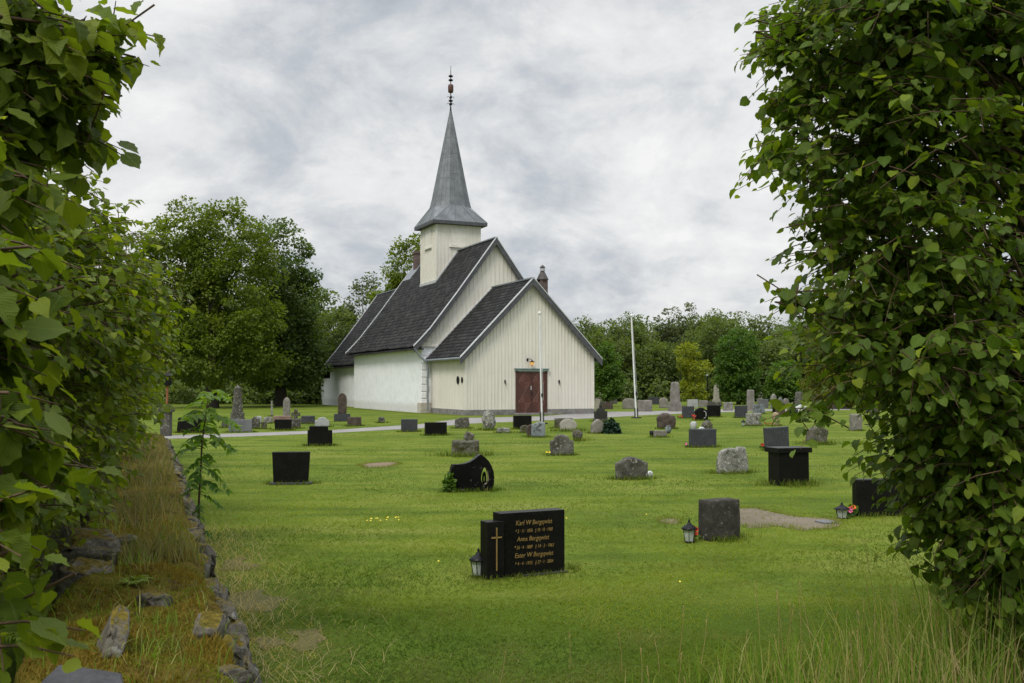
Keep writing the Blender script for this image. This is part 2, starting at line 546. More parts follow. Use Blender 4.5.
# ------------------------------------------------------------------ the ground
def lawn_material():
    m, g = new_mat('mown_lawn')
    v = coords(g, False, 'Object')
    n1 = g.noise(v, 0.35, 4, 0.55, 0.4)
    n2 = g.noise(v, 1.6, 5, 0.6, 0.4)
    n3 = g.noise(v, 14.0, 5, 0.7)
    mp = g.n('ShaderNodeMapping')
    mp.inputs['Rotation'].default_value = (0, 0, R(-24))
    mp.inputs['Scale'].default_value = (0.16, 1.0, 1.0)
    g.l(v, mp.inputs[0])
    n4 = g.noise(mp.outputs[0], 1.3, 4, 0.55, 0.3)        # mowing streaks
    a = g.math('ADD', g.math('MULTIPLY', n1, 0.35), g.math('MULTIPLY', n2, 0.25))
    a = g.math('ADD', a, g.math('MULTIPLY', n4, 0.40))
    col = g.ramp(a, [(0.41, (0.040, 0.074, 0.006)), (0.475, (0.088, 0.134, 0.010)), (0.53, (0.138, 0.176, 0.018)), (0.60, (0.195, 0.212, 0.042))])
    n5 = g.noise(v, 0.9, 5, 0.62, 0.8)
    col = g.mix(g.ramp(n5, [(0.60, (0, 0, 0)), (0.74, (0.6, 0.6, 0.6))]), col, (0.155, 0.145, 0.042))
    col = g.mix(0.45, col, g.ramp(n3, [(0.3, (0.040, 0.068, 0.006)), (0.7, (0.132, 0.168, 0.022))]))
    # the strip nearest the tall grass is mown less often and is a deeper green
    sep = g.n('ShaderNodeSeparateXYZ')
    g.l(v, sep.inputs[0])
    near = g.math('SUBTRACT', g.math('ADD', sep.outputs[1], g.math('MULTIPLY', n1, -4.0)), 5.2)
    col = g.mix(g.ramp(near, [(0.0, (0.75, 0.75, 0.75)), (0.9, (0, 0, 0))]), col, (0.045, 0.082, 0.005))
    finish(g, col, 0.95, n3, 0.6, 0.03, 0.1)
    return m


MB().add([(-700, -60, 0), (700, -60, 0), (700, 1300, 0), (-700, 1300, 0)], [(0, 1, 2, 3)]).build('ground', lawn_material())
tag(bpy.data.objects['ground'], kind='structure')


def sheet(name, outline, z, mat, jitter=0.0, seg=0.5):
    """an irregular flat sheet a few mm above the one below"""
    pts = []
    n = len(outline)
    for i in range(n):
        a, b = Vector(outline[i]), Vector(outline[(i + 1) % n])
        k = max(1, int((b - a).length / seg))
        for j in range(k):
            p = a.lerp(b, j / k)
            s = jitter * mnoise.noise(Vector((p.x * 1.7, p.y * 1.7, 3.1))) + jitter * 0.6 * mnoise.noise(Vector((p.x * 6, p.y * 6, 8.1)))
            d = (b - a).normalized()
            pts.append((p.x - d.y * s, p.y + d.x * s, z))
    me = bpy.data.meshes.new(name)
    bm = bmesh.new()
    f = bm.faces.new([bm.verts.new(p) for p in pts])
    bmesh.ops.triangulate(bm, faces=[f])
    bm.normal_update()
    for f in bm.faces:
        if f.normal.z < 0:
            f.normal_flip()
    bm.to_mesh(me)
    bm.free()
    o = link(name, me, mat)
    tag(o, kind='structure')
    return o


def gravel_material(name, a, b, c):
    m, g = new_mat(name)
    v = coords(g)
    n1 = g.noise(v, 40, 3, 0.7)
    n2 = g.noise(v, 1.2, 4, 0.6)
    col = g.mix(g.ramp(n2, [(0.35, (0, 0, 0)), (0.65, (1, 1, 1))]), a, b)
    col = g.mix(g.math('MULTIPLY', n1, 0.5), col, c)
    finish(g, col, 0.95, n1, 0.6, 0.02, 0.2)
    return m


gravel = gravel_material('gravel', (0.24, 0.225, 0.21), (0.31, 0.295, 0.28), (0.18, 0.17, 0.165))
sand = gravel_material('bare_sandy_soil', (0.15, 0.125, 0.085), (0.24, 0.20, 0.15), (0.09, 0.07, 0.045))
P = lambda px, py: gp(px, py)[:2]
sheet('path', [P(60, 441.5), P(210, 437.8), P(330, 433.2), P(420, 428.3), P(470, 423.6), P(540, 420.6), P(594, 418.2), P(640, 415.4),
               P(700, 412.8), P(770, 411.0), P(850, 410), P(850, 408.6), P(770, 409.0), P(700, 409.8), P(640, 411.5), P(594, 412.0), P(540, 416.5),
               P(466, 418.0), P(420, 424.2), P(330, 430.2), P(210, 434.4), P(60, 438.0)], 0.004, gravel, 0.12, 1.0)
sheet('soil_patch', [P(733, 509), P(756, 508), P(775, 513), P(800, 517), P(838, 520), P(832, 529), P(806, 531), P(778, 526), P(752, 528), P(728, 523), P(715, 515)], 0.004, sand, 0.12, 0.12)
sheet('soil_patch', [P(659, 521), P(668, 518.5), P(680, 520), P(679, 524), P(668, 524)], 0.004, sand, 0.06, 0.1)
sheet('soil_patch', [P(359, 465), P(372, 463), P(396, 462), P(400, 464), P(388, 467), P(366, 468)], 0.004, gravel_material('pinkish_soil', (0.19, 0.14, 0.09), (0.26, 0.195, 0.135), (0.12, 0.09, 0.06)), 0.1, 0.2)


worn = gravel_material('worn_turf', (0.085, 0.10, 0.022), (0.14, 0.125, 0.05), (0.10, 0.075, 0.04))
for q in ([P(236, 596), P(262, 590), P(282, 600), P(270, 612), P(244, 608)], [P(288, 634), P(318, 628), P(330, 642), P(305, 652)], [P(226, 560), P(244, 556), P(250, 566), P(232, 570)], [P(250, 640), P(272, 638), P(268, 652), P(252, 652)]):
    sheet('worn_patch', q, 0.004, worn, 0.22, 0.05)


# ------------------------------------------------------------------ blades and leaves in bulk
def blades(pts, h, w, lean, tint, curl=0.35, seedhead=None):
    """one bent two-segment blade per point -> (verts, [quads, tris], tints)"""
    n = len(pts)
    az = rng.uniform(0, 2 * np.pi, n)
    wid = np.stack([np.cos(az), np.sin(az), np.zeros(n)], -1)
    la = rng.uniform(0, 2 * np.pi, n)
    ld = np.stack([np.cos(la), np.sin(la), np.zeros(n)], -1) * lean[:, None]
    up = np.array([0, 0, 1.0])
    mid = pts + up * (h * 0.55)[:, None] + ld * (h * 0.35)[:, None]
    tip = pts + up * (h * (1 - 0.25 * np.minimum(lean, 1.2)))[:, None] + ld * (h * (0.6 + curl))[:, None]
    hw = wid * (w * 0.5)[:, None]
    V = np.stack([pts - hw, pts + hw, mid + hw * 0.75, mid - hw * 0.75, tip], 1).reshape(-1, 3)
    b = (np.arange(n) * 5)[:, None]
    q = b + np.array([[0, 1, 2, 3]])
    t = b + np.array([[3, 2, 4]])
    T = np.repeat(tint, 5, axis=0)
    return V, [q, t], T


def tint_of(r, g):
    n = len(r)
    return np.stack([np.clip(r, 0, 1), np.clip(g, 0, 1), np.zeros(n), np.ones(n)], -1)


def noise2(xy, s, seed=0.0):
    return np.array([mnoise.noise(Vector((x * s, y * s, seed))) for x, y in xy])


# leaf shapes: verts (across, along, up) and faces
def leaf_shape(lod):
    if lod == 0:
        ys = [0.0, 0.12, 0.26, 0.42, 0.58, 0.72, 0.85, 1.0]
        ws = [0.16, 0.40, 0.49, 0.50, 0.43, 0.31, 0.17, 0.0]
        V, Fq = [], []
        for i, y in enumerate(ys[:-1]):
            V.append((0, y, -0.02 - 0.16 * y * y))
        V.append((0, 1.06, -0.2))
        for s in (-1, 1):
            for i, y in enumerate(ys[:-1]):
                wv = ws[i] * (1.0 if i % 2 else 0.95)
                yy = y - (0.10 if i == 0 else 0.0) + 0.05 * (i % 2)
                V.append((s * wv, yy, 0.13 * wv - 0.16 * y * y + (0.03 if i % 2 else -0.02)))
        m = len(ys)
        for si, s in enumerate((-1, 1)):
            b = m + si * (m - 1)
            for i in range(m - 2):
                f = (i, b + i, b + i + 1, i + 1)
                Fq.append(f if s < 0 else f[::-1])
        tr = []
        for si, s in enumerate((-1, 1)):
            b = m + si * (m - 1)
            f = (m - 2, b + m - 2, m - 1)
            tr.append(f if s < 0 else f[::-1])
        return np.array(V, float), [np.array(Fq), np.array(tr)]
    if lod == 1:
        V = [(0, 0, 0), (0, 0.35, -0.03), (0, 0.7, -0.09), (0, 1.05, -0.2)]
        for s in (-1, 1):
            V += [(s * 0.33, -0.06, 0.02), (s * 0.5, 0.34, 0.05), (s * 0.36, 0.70, -0.03)]
        q = [(0, 4, 5, 1), (1, 5, 6, 2), (0, 1, 8, 7), (1, 2, 9, 8)]
        t = [(2, 6, 3), (2, 3, 9)]
        return np.array(V, float), [np.array(q), np.array(t)]
    V = [(0, 0, 0), (-0.45, 0.45, 0.08), (0, 1, -0.1), (0.45, 0.45, 0.08)]
    return np.array(V, float), [np.array([(0, 1, 2, 3)])]


LEAF = {k: leaf_shape(k) for k in (0, 1, 2)}


def leaf_cloud(pos, axis, nrm, size, r, g, lod, aspect=1.0):
    V0, F0 = LEAF[lod]
    a = unit(axis)
    b = unit(np.cross(a, nrm))
    c = np.cross(b, a)
    k = len(V0)
    s = size[:, None, None]
    cz = rng.uniform(-0.2, 2.6, len(pos))[:, None, None]
    cx = rng.uniform(0.8, 1.12, len(pos))[:, None, None]
    W = pos[:, None, :] + s * (cx * V0[None, :, 0:1] * aspect * b[:, None, :] + V0[None, :, 1:2] * a[:, None, :] + cz * V0[None, :, 2:3] * c[:, None, :])
    n = len(pos)
    fs = [(np.arange(n)[:, None, None] * k + f[None]).reshape(-1, f.shape[1]) for f in F0]
    T = np.repeat(tint_of(r, g), k, axis=0)
    uv = np.tile(V0, (n, 1))
    return W.reshape(-1, 3), fs, T, uv


def join(parts):
    V, Q, Tn, U = [], {}, [], []
    off = 0
    for p in parts:
        V.append(p[0])
        for f in p[1]:
            Q.setdefault(f.shape[1], []).append(f + off)
        Tn.append(p[2])
        if len(p) > 3:
            U.append(p[3])
        off += len(p[0])
    return np.concatenate(V), [np.concatenate(x) for x in Q.values()], np.concatenate(Tn), (np.concatenate(U) if U else None)


def make_sprays(base, out, length, n_leaf, leaf, young, lod, droop=0.5, tw=None):
    """linden sprays: a drooping twig with alternating hanging leaves"""
    n = len(base)
    up = np.array([0, 0, 1.0])
    d0 = unit(out)
    side = unit(np.cross(d0, up) + 1e-4)
    P_, A_, N_, S_, R_, G_ = [], [], [], [], [], []
    clump = rng.uniform(0.0, 1.0, n)
    young = young * np.where(rng.random(n) < 0.22, 2.0, 0.7)
    for i in range(n_leaf):
        t = (i + 0.6) / n_leaf
        p = base + d0 * (length * t)[:, None] - up * (droop * length * t * t * 0.5)[:, None]
        s = 1.0 if i % 2 else -1.0
        last = (i == n_leaf - 1)
        ax = d0 * (0.55 if not last else 1.0) + side * (s * (0.8 if not last else 0.1)) - up * (0.55 + 0.5 * rng.random((n, 1))) * 0.9
        ax += rng.normal(0, 0.34, (n, 3))
        nr = up * 1.15 + d0 * 0.45 + rng.normal(0, 0.42, (n, 3))
        P_.append(p + side * (s * 0.012) + rng.normal(0, 0.012, (n, 3)))
        A_.append(ax)
        N_.append(nr)
        S_.append(leaf * rng.uniform(0.45, 1.25, n) * (0.75 if last else 1.0))
        R_.append(np.clip(clump * 0.6 + rng.uniform(0, 0.45, n), 0, 1))
        yg = young * (0.25 + 0.9 * t) * rng.uniform(0.3, 1.0, n)
        G_.append(np.where(rng.random(n) < 0.05, rng.uniform(0.5, 1.0, n), yg))
    pos = np.concatenate(P_)
    part = leaf_cloud(pos, np.concatenate(A_), np.concatenate(N_), np.concatenate(S_), np.concatenate(R_), np.concatenate(G_), lod)
    if tw is not None:
        k = 3
        path = [base + d0 * (length * t)[:, None] - up * (droop * length * t * t * 0.5)[:, None] for t in (0.0, 0.5, 0.97)]
        for j in range(n):
            tw.tube([p[j] for p in path], [0.0035, 0.0026, 0.0012], 4)
    return part


def ellip_points(c, r, n, shell=0.55):
    """points inside an ellipsoid, crowded towards its surface, and outward directions"""
    d = unit(rng.normal(0, 1, (n, 3)))
    rad = np.where(rng.random(n) < 0.7, rng.uniform(shell, 1.0, n), rng.uniform(0.1, 1.0, n))
    r = np.array(r)
    return np.array(c) + d * r * rad[:, None], unit(d / r)


# ------------------------------------------------------------------ church
def cream_boards():
    m, g = new_mat('cream_painted_boards')
    v = coords(g)
    mp = g.n('ShaderNodeMapping')
    mp.inputs['Scale'].default_value = (1.0, 1.0, 0.05)
    g.l(v, mp.inputs[0])
    n1 = g.noise(mp.outputs[0], 9.0, 3, 0.6)
    n2 = g.noise(v, 0.7, 5, 0.65)
    col = g.ramp(g.math('ADD', g.math('MULTIPLY', n1, 0.6), g.math('MULTIPLY', n2, 0.4)), [(0.35, (0.62, 0.59, 0.515)), (0.6, (0.72, 0.69, 0.615))])
    finish(g, col, 0.55, n1, 0.08, 0.01, 0.35)
    return m


def plaster():
    m, g = new_mat('whitewashed_stone')
    v = coords(g)
    n1 = g.noise(v, 2.2, 6, 0.65, 0.3)
    n2 = g.noise(v, 9.0, 5, 0.7)
    col = g.ramp(n1, [(0.3, (0.70, 0.71, 0.72)), (0.55, (0.79, 0.80, 0.82))])
    sep = g.n('ShaderNodeSeparateXYZ')
    g.l(v, sep.inputs[0])
    # damp splash zone at the foot of the wall, broken up
    z = g.math('ADD', sep.outputs[2], g.math('MULTIPLY', n1, -0.75))
    col = g.mix(g.ramp(z, [(0.0, (0.45, 0.45, 0.45)), (0.25, (0, 0, 0))]), col, (0.46, 0.44, 0.38))
    col = g.mix(g.ramp(n2, [(0.68, (0, 0, 0)), (0.76, (0.55, 0.55, 0.55))]), col, (0.47, 0.45, 0.40))
    hb = g.math('ADD', g.math('MULTIPLY', n1, 0.7), g.math('MULTIPLY', n2, 0.3))
    finish(g, col, 0.95, hb, 0.5, 0.05, 0.2)
    return m


def slates(name='slate_roof', rough=0.75):
    """slates laid from an along/down coordinate stored on the roof mesh"""
    m, g = new_mat(name)
    uv = g.n('ShaderNodeAttribute', attribute_name='leafuv')
    br = g.n('ShaderNodeTexBrick')
    br.offset = 0.5
    br.inputs['Scale'].default_value = 1.0
    br.inputs['Brick Width'].default_value = 0.32
    br.inputs['Row Height'].default_value = 0.28
    br.inputs['Mortar Size'].default_value = 0.012
    br.inputs['Color1'].default_value = (0.0, 0.0, 0.0, 1)
    br.inputs['Color2'].default_value = (1.0, 1.0, 1.0, 1)
    br.inputs['Mortar'].default_value = (0.0, 0.0, 0.0, 1)
    g.l(uv.outputs['Vector'], br.inputs['Vector'])
    n1 = g.noise(uv.outputs['Vector'], 1.1, 5, 0.65)
    n2 = g.noise(uv.outputs['Vector'], 7.0, 3, 0.6)
    f = g.math('ADD', g.math('MULTIPLY', br.outputs['Color'], 0.35), g.math('ADD', g.math('MULTIPLY', n1, 0.35), g.math('MULTIPLY', n2, 0.30)))
    col = g.ramp(f, [(0.27, (0.007, 0.007, 0.007)), (0.5, (0.019, 0.0185, 0.0185)), (0.73, (0.048, 0.046, 0.045))])
    finish(g, col, rough, f, 0.8, 0.04, 0.2)
    return m


cream, white_wall, slate = cream_boards(), plaster(), slates()
cream_trim = simple_mat('cream_trim', (0.64, 0.615, 0.54), (0.72, 0.69, 0.62), 4, 0.5, 0.05)
dark_trim = simple_mat('dark_grey_painted_board', (0.055, 0.057, 0.062), (0.085, 0.087, 0.093), 5, 0.6, 0.05, stretch=(1, 1, 1))
zinc_pale = simple_mat('pale_zinc_flashing', (0.40, 0.41, 0.42), (0.52, 0.53, 0.54), 6, 0.5, 0.05, 0.4, 0.0)
lead = simple_mat('lead_flashing', (0.17, 0.19, 0.21), (0.26, 0.28, 0.30), 5, 0.5, 0.1, 0.5, 0.3)
zinc = simple_mat('grey_zinc_sheet', (0.100, 0.108, 0.115), (0.172, 0.184, 0.193), 1.6, 0.5, 0.08, 0.5, 0.15)
door_brown = simple_mat('brown_painted_door', (0.060, 0.024, 0.018), (0.09, 0.037, 0.027), 14, 0.55, 0.1)
teal = simple_mat('grey_green_lintel', (0.13, 0.2, 0.19), (0.2, 0.27, 0.26), 8, 0.6, 0.1)
plinth_m = stone_mat('plinth_stone', (0.10, 0.095, 0.09), (0.19, 0.18, 0.17), (0.28, 0.27, 0.25), scale=3, rough=0.95, bump=0.5)
brick_m, _g = new_mat('chimney_brick')
_v = coords(_g)
_b = _g.n('ShaderNodeTexBrick')
_b.inputs['Scale'].default_value = 1.0
_b.inputs['Brick Width'].default_value = 0.24
_b.inputs['Row Height'].default_value = 0.085
_b.inputs['Mortar Size'].default_value = 0.012
_b.inputs['Color1'].default_value = (0.075, 0.04, 0.034, 1)
_b.inputs['Color2'].default_value = (0.14, 0.085, 0.07, 1)
_b.inputs['Mortar'].default_value = (0.17, 0.16, 0.15, 1)
_mp = _g.n('ShaderNodeMapping')
_mp.inputs['Rotation'].default_value = (math.pi / 2, 0, 0)
_g.l(_v, _mp.inputs[0])
_g.l(_mp.outputs[0], _b.inputs['Vector'])
finish(_g, _b.outputs['Color'], 0.95, _b.outputs['Fac'], 0.3, -0.02, 0.2)

TH = R(24.2)
S = 1.125
church = empty('church', (-2.25 * S, 48.0 * S, 0.0), TH,
               'white stone village church with cream boarded porch, slate roofs and a tall grey spire', 'church')
W, LP = 7.90, 5.50
PC = W / 2                      # porch centre line
NC = PC + 0.11                  # nave centre line


def roof_slope(name, prof, cu, side, v0, v1, parent, thick=0.14, course=0.28):
    """one slope; prof = (half-width, height) from ridge to eave, built as overlapping slate courses"""
    pts = []
    d = 0.0
    for (r0, w0), (r1, w1) in zip(prof[:-1], prof[1:]):
        L = math.hypot(r1 - r0, w1 - w0)
        k = max(1, round(L / course))
        for j in range(k):
            pts.append((r0 + (r1 - r0) * j / k, w0 + (w1 - w0) * j / k, d + L * j / k))
        d += L
    pts.append((prof[-1][0], prof[-1][1], d))
    nv = max(1, int((v1 - v0) / 0.9))
    V, U, Fq = [], [], []

    def row(r, w, dd, wob):
        b = len(V)
        for j in range(nv + 1):
            v = v0 + (v1 - v0) * j / nv
            dz = wob * mnoise.noise(Vector((v * 0.5, r * 0.6, cu)))
            V.append((cu + side * r, v, w + dz))
            U.append((v, dd, 0))
        return b
    for i in range(len(pts) - 1):
        (r0, w0, d0), (r1, w1, d1) = pts[i], pts[i + 1]
        a = row(r0, w0, d0 + 0.01, 0.05)
        b = row(r1, w1 + 0.035, d1 - 0.01, 0.05)
        c = row(r1, w1, d1 - 0.005, 0.05)
        for j in range(nv):
            for p, q in ((a, b), (b, c)):
                f = (p + j, q + j, q + j + 1, p + j + 1)
                Fq.append(f if side < 0 else f[::-1])
    # underside and edges
    top = row(prof[0][0], prof[0][1] - 0.0, 0, 0)
    rows = [row(r, w - thick, d_, 0) for r, w, d_ in pts]
    for a, b in zip(rows[:-1], rows[1:]):
        for j in range(nv):
            f = (a + j, a + j + 1, b + j + 1, b + j)
            Fq.append(f if side < 0 else f[::-1])
    me = np_mesh(name, np.array(V), [np.array(Fq)], None, np.array(U))
    return link(name, me, slate, parent)


def verge(name, prof, cu, side, v, mat, parent, depth=0.30, t=0.06, drop=0.0):
    """a board along the edge of a gable roof, in the plane v..v+t"""
    mb = MB()
    up = [(cu + side * r, w - drop) for r, w in prof]
    lo = [(cu + side * r, w - drop - depth) for r, w in prof]
    for i in range(len(prof) - 1):
        poly = [lo[i], lo[i + 1], up[i + 1], up[i]]
        if side < 0:
            poly = poly[::-1]
        mb.prism(poly, v, v + t)
    return mb.build(name, mat, parent)


def battens(mb, u0, u1, v, top, bottom, step=0.205, w=0.055, t=0.030, axis='u', sign=-1):
    """vertical cover battens on a boarded wall; top may be a function of the position"""
    k = int((u1 - u0) / step)
    for i in range(k + 1):
        u = u0 + (u1 - u0) * i / k
        h = top(u) if callable(top) else top
        b = bottom(u) if callable(bottom) else bottom
        if h - b < 0.15:
            continue
        if axis == 'u':
            mb.box((u - w / 2, v + (sign * t if sign < 0 else 0), b), (u + w / 2, v + (t if sign > 0 else 0), h))
        else:
            mb.box((v + (sign * t if sign < 0 else 0), u - w / 2, b), (v + (t if sign > 0 else 0), u + w / 2, h))


# --- porch
PROF_P = [(0.0, 7.60), (4.31, 3.17)]
sl_p = (7.60 - 3.17) / 4.31
roof_p = lambda u: 7.60 - sl_p * abs(u - PC)
pw = empty('porch', (0, 0, 0))
pw.parent = church
mb = MB()
BASE = 0.30
mb.prism([(0, BASE), (W, BASE), (W, roof_p(W) - 0.2), (PC, 7.40), (0, roof_p(0) - 0.2)], 0.0, LP)
DW = 1.72                      # door width
battens(mb, 0.03, W - 0.03, 0.0, lambda u: roof_p(u) - 0.19,
        lambda u: 2.42 if abs(u - PC) < DW / 2 + 0.14 else BASE - 0.06)
battens(mb, 0.25, LP - 0.1, 0.0, roof_p(0) - 0.21, BASE - 0.06, 0.27, 0.03, 0.014, axis='v', sign=-1)
battens(mb, 0.25, LP - 0.1, W, roof_p(W) - 0.21, BASE - 0.06, 0.27, 0.03, 0.014, axis='v', sign=1)
mb.build('wall', cream, pw)
MB().box((-0.05, -0.05, -0.2), (W + 0.05, LP, BASE - 0.005)).build('plinth', plinth_m, pw)
MB().box((-0.035, -0.045, BASE - 0.03), (0.10, 0.0, roof_p(0) - 0.2)).box((-0.035, 0.0, BASE - 0.03), (-0.001, 0.12, roof_p(0) - 0.2)).build('corner_board', cream_trim, pw)
MB().box((W - 0.10, -0.045, BASE - 0.03), (W + 0.035, 0.0, roof_p(W) - 0.2)).build('corner_board', cream_trim, pw)
for s in (-1, 1):
    roof_slope('roof', PROF_P, PC, s, -0.26, LP + 0.25, pw)
    verge('bargeboard', [(0.0, 7.60 - 0.02), (4.36, 3.12 - 0.02)], PC, s, -0.33, dark_trim, pw, 0.36, 0.065)
    verge('flashing', [(0.0, 7.60 + 0.065), (4.36, 3.12 + 0.065)], PC, s, -0.36, zinc_pale, pw, 0.07, 0.16)
# rear abutment flashing on the nave gable
verge('flashing', [(0.0, 7.60 + 0.10), (4.30, 3.18 + 0.10)], PC, -1, LP - 0.10, zinc_pale, pw, 0.09, 0.09)
MB().box((PC - 0.10, -0.30, 7.58), (PC + 0.10, LP, 7.66)).build('ridge_cap', lead, pw)
# gutter and downpipe
for s in (-1, 1):
    u = PC + s * 4.36
    MB().tube([(u, -0.26, 3.08), (u, LP - 0.02, 3.08)], 0.075, 8).build('gutter', lead, pw, True)

# door
dr = empty('door', (PC, -0.055, 0.10))
dr.parent = church
dz = 2.28
MB().box((-DW / 2, 0, 0), (DW / 2, 0.05, dz)).build('door_leaf', door_brown, dr)
mb = MB()
for s, q in ((-1, 0), (-1, 1), (1, 0), (1, 1)):
    cx, cz = s * DW / 4, dz * (0.25 + 0.5 * q)
    hw, hh = DW / 4 - 0.06, dz / 4 - 0.01
    for k in (1.0, 0.72, 0.46, 0.2):
        for (ax, az, bx, bz) in ((-1, 0, 0, 1), (0, 1, 1, 0), (1, 0, 0, -1), (0, -1, -1, 0)):
            p = Vector((cx + ax * hw * k, -0.012, cz + az * hh * k))
            r_ = Vector((cx + bx * hw * k, -0.012, cz + bz * hh * k))
            d = (r_ - p).normalized() * 0.012
            nn = Vector((-d.z, 0, d.x)) * 2.0
            mb.add([p - nn + Vector((0, .014, 0)), p + nn + Vector((0, .014, 0)), r_ + nn + Vector((0, .014, 0)), r_ - nn + Vector((0, .014, 0)),
                    p - nn * .4 - Vector((0, .012, 0)), p + nn * .4 - Vector((0, .012, 0)), r_ + nn * .4 - Vector((0, .012, 0)), r_ - nn * .4 - Vector((0, .012, 0))],
                   [(4, 5, 6, 7), (0, 4, 7, 3), (1, 2, 6, 5), (0, 1, 5, 4), (2, 3, 7, 6)])
mb.build('panel_moulding', simple_mat('brown_moulding', (0.13, 0.056, 0.042), (0.18, 0.08, 0.06), 14, 0.5, 0.1), dr)
mb = MB().box((-0.02, -0.035, 0), (0.02, -0.002, dz))
for x in (-DW / 2 - 0.10, DW / 2 + 0.002):
    mb.box((x, -0.02, 0), (x + 0.098, 0.04, dz + 0.05))
mb.build('door_frame', door_brown, dr)
MB().box((-DW / 2 - 0.16, -0.10, dz + 0.055), (DW / 2 + 0.16, 0.05, dz + 0.16)).box((-DW / 2 - 0.2, -0.13, dz + 0.163), (DW / 2 + 0.2, 0.05, dz + 0.19)).build('door_lintel', teal, dr)
MB().box((-0.07, -0.05, dz * 0.56), (-0.03, -0.016, dz * 0.66)).build('lock_plate', zinc_pale, dr)
mb = MB()
mb.tube([(0.06 * math.cos(a) - 0.0, -0.05, dz * 0.47 + 0.06 * math.sin(a)) for a in np.linspace(0, 2 * math.pi, 13)], 0.012, 6)
mb.build('handle', M['black_iron'], dr)
MB().box((PC - DW / 2 - 0.25, -0.55, -0.05), (PC + DW / 2 + 0.25, -0.052, 0.10)).build('doorstep', plinth_m, church, bevel=0.02)

# wall lamp above the door (lit)
_cm = Matrix.Translation(church.location) @ Matrix.Rotation(TH, 4, 'Z')
lamp = empty('wall_lamp', _cm @ Vector((PC - 0.15, -0.03, 3.02)), TH, 'lit black wall lantern with a warm glass bowl above the brown church door', 'lamp')
lamp_glow, _g = new_mat('lit_lamp_glass')
lamp_glow.cycles.emission_sampling = 'NONE'
_e = _g.n('ShaderNodeEmission')
_e.inputs['Color'].default_value = (1.0, 0.55, 0.16, 1)
_e.inputs['Strength'].default_value = 0.55
_o = _g.n('ShaderNodeOutputMaterial')
_g.l(_e.outputs[0], _o.inputs[0])
lamp.scale = (0.8, 0.8, 0.8)
mb = MB().tube([(-0.12, 0.0, 0.05), (-0.12, -0.12, 0.10), (-0.02, -0.26, 0.10), (0.1, -0.30, 0.02)], 0.025, 6).box((-0.18, -0.04, -0.06), (-0.06, 0.0, 0.14))
mb.lathe([(0.02, 0.02), (0.10, -0.06), (0.19, -0.10), (0.19, -0.13)], (0.1, -0.30, 0.0), 14)
mb.build('bracket', M['black_iron'], lamp)
MB().lathe([(0.15, -0.13), (0.16, -0.2), (0.13, -0.29), (0.06, -0.35)], (0.1, -0.30, 0.0), 14).build('glass_bowl', lamp_glow, lamp, True)
MB().lathe([(0.06, -0.35), (0.04, -0.38), (0.01, -0.42)], (0.1, -0.30, 0.0), 10).build('finial', M['black_iron'], lamp, True)
# two dark round plates on the side wall of the porch
for v, rr, rz in ((1.05, 0.17, 0.22), (0.42, 0.11, 0.16)):
    mb = MB()
    n = 18
    mb.add([(-0.05, v + rr * math.cos(a), 1.92 + rz * math.sin(a)) for a in np.linspace(0, 2 * math.pi, n, endpoint=False)] +
           [(-0.016, v + rr * math.cos(a), 1.92 + rz * math.sin(a)) for a in np.linspace(0, 2 * math.pi, n, endpoint=False)],
           [tuple(range(n))] + [(i, n + i, n + (i + 1) % n, (i + 1) % n) for i in range(n)])
    mb.build('oval_plate', M['black_iron'], pw)
for du in (-1.62, 1.72):
    MB().box((PC + du - 0.03, -0.09, 1.75), (PC + du + 0.03, -0.03, 1.93)).tube([(PC + du, -0.07, 1.75), (PC + du, -0.12, 1.70), (PC + du, -0.12, 1.64)], 0.015, 5).build('wall_hook', M['black_iron'], pw)

# --- nave
NV0, NV1 = LP, LP + 15.06
PROF_N = [(0.0, 10.62), (2.6, 7.08), (4.2, 5.0), (4.8, 4.35), (5.23, 3.92)]


def prof_h(prof, r):
    for (r0, w0), (r1, w1) in zip(prof[:-1], prof[1:]):
        if r <= r1:
            return w0 + (w1 - w0) * (r - r0) / (r1 - r0)
    return prof[-1][1]


nave = empty('nave', (0, 0, 0))
nave.parent = church


def masonry(name, pts, v0, v1, parent, cell=0.35, amp=0.03, skip=()):
    """a thick plastered box with slightly uneven faces: pts = (u0, u1, height)"""
    u0, u1, h = pts
    bm = bmesh.new()
    nz = max(2, int(h / cell))

    def face(P0, du, dv, nu, nv_, nrm):
        grid = []
        for i in range(nu + 1):
            r_ = []
            for j in range(nv_ + 1):
                p = Vector(P0) + Vector(du) * (i / nu) + Vector(dv) * (j / nv_)
                edge = i in (0, nu) or j in (0, nv_)
                a = amp * mnoise.noise(p * 0.8) + 0.4 * amp * mnoise.noise(p * 2.7)
                p = p + Vector(nrm) * (a * (0.0 if edge else 1.0))
                r_.append(bm.verts.new(p))
            grid.append(r_)
        for i in range(nu):
            for j in range(nv_):
                bm.faces.new((grid[i][j], grid[i + 1][j], grid[i + 1][j + 1], grid[i][j + 1]))
    L = v1 - v0
    face((u0, v1, -0.1), (0, -L, 0), (0, 0, h + 0.1), int(L / cell), nz, (-1, 0, 0))
    face((u1, v0, -0.1), (0, L, 0), (0, 0, h + 0.1), int(L / cell), nz, (1, 0, 0))
    face((u0, v0, -0.1), (u1 - u0, 0, 0), (0, 0, h + 0.1), int((u1 - u0) / cell), nz, (0, -1, 0))
    face((u1, v1, -0.1), (u0 - u1, 0, 0), (0, 0, h + 0.1), int((u1 - u0) / cell), nz, (0, 1, 0))
    bm.normal_update()
    me = bpy.data.meshes.new(name)
    bm.to_mesh(me)
    bm.free()
    return link(name, me, white_wall, parent, True)


NHW = 4.66
masonry('stone_wall', (NC - NHW, NC + NHW, 4.35), NV0 + 0.02, NV1 - 0.05, nave)
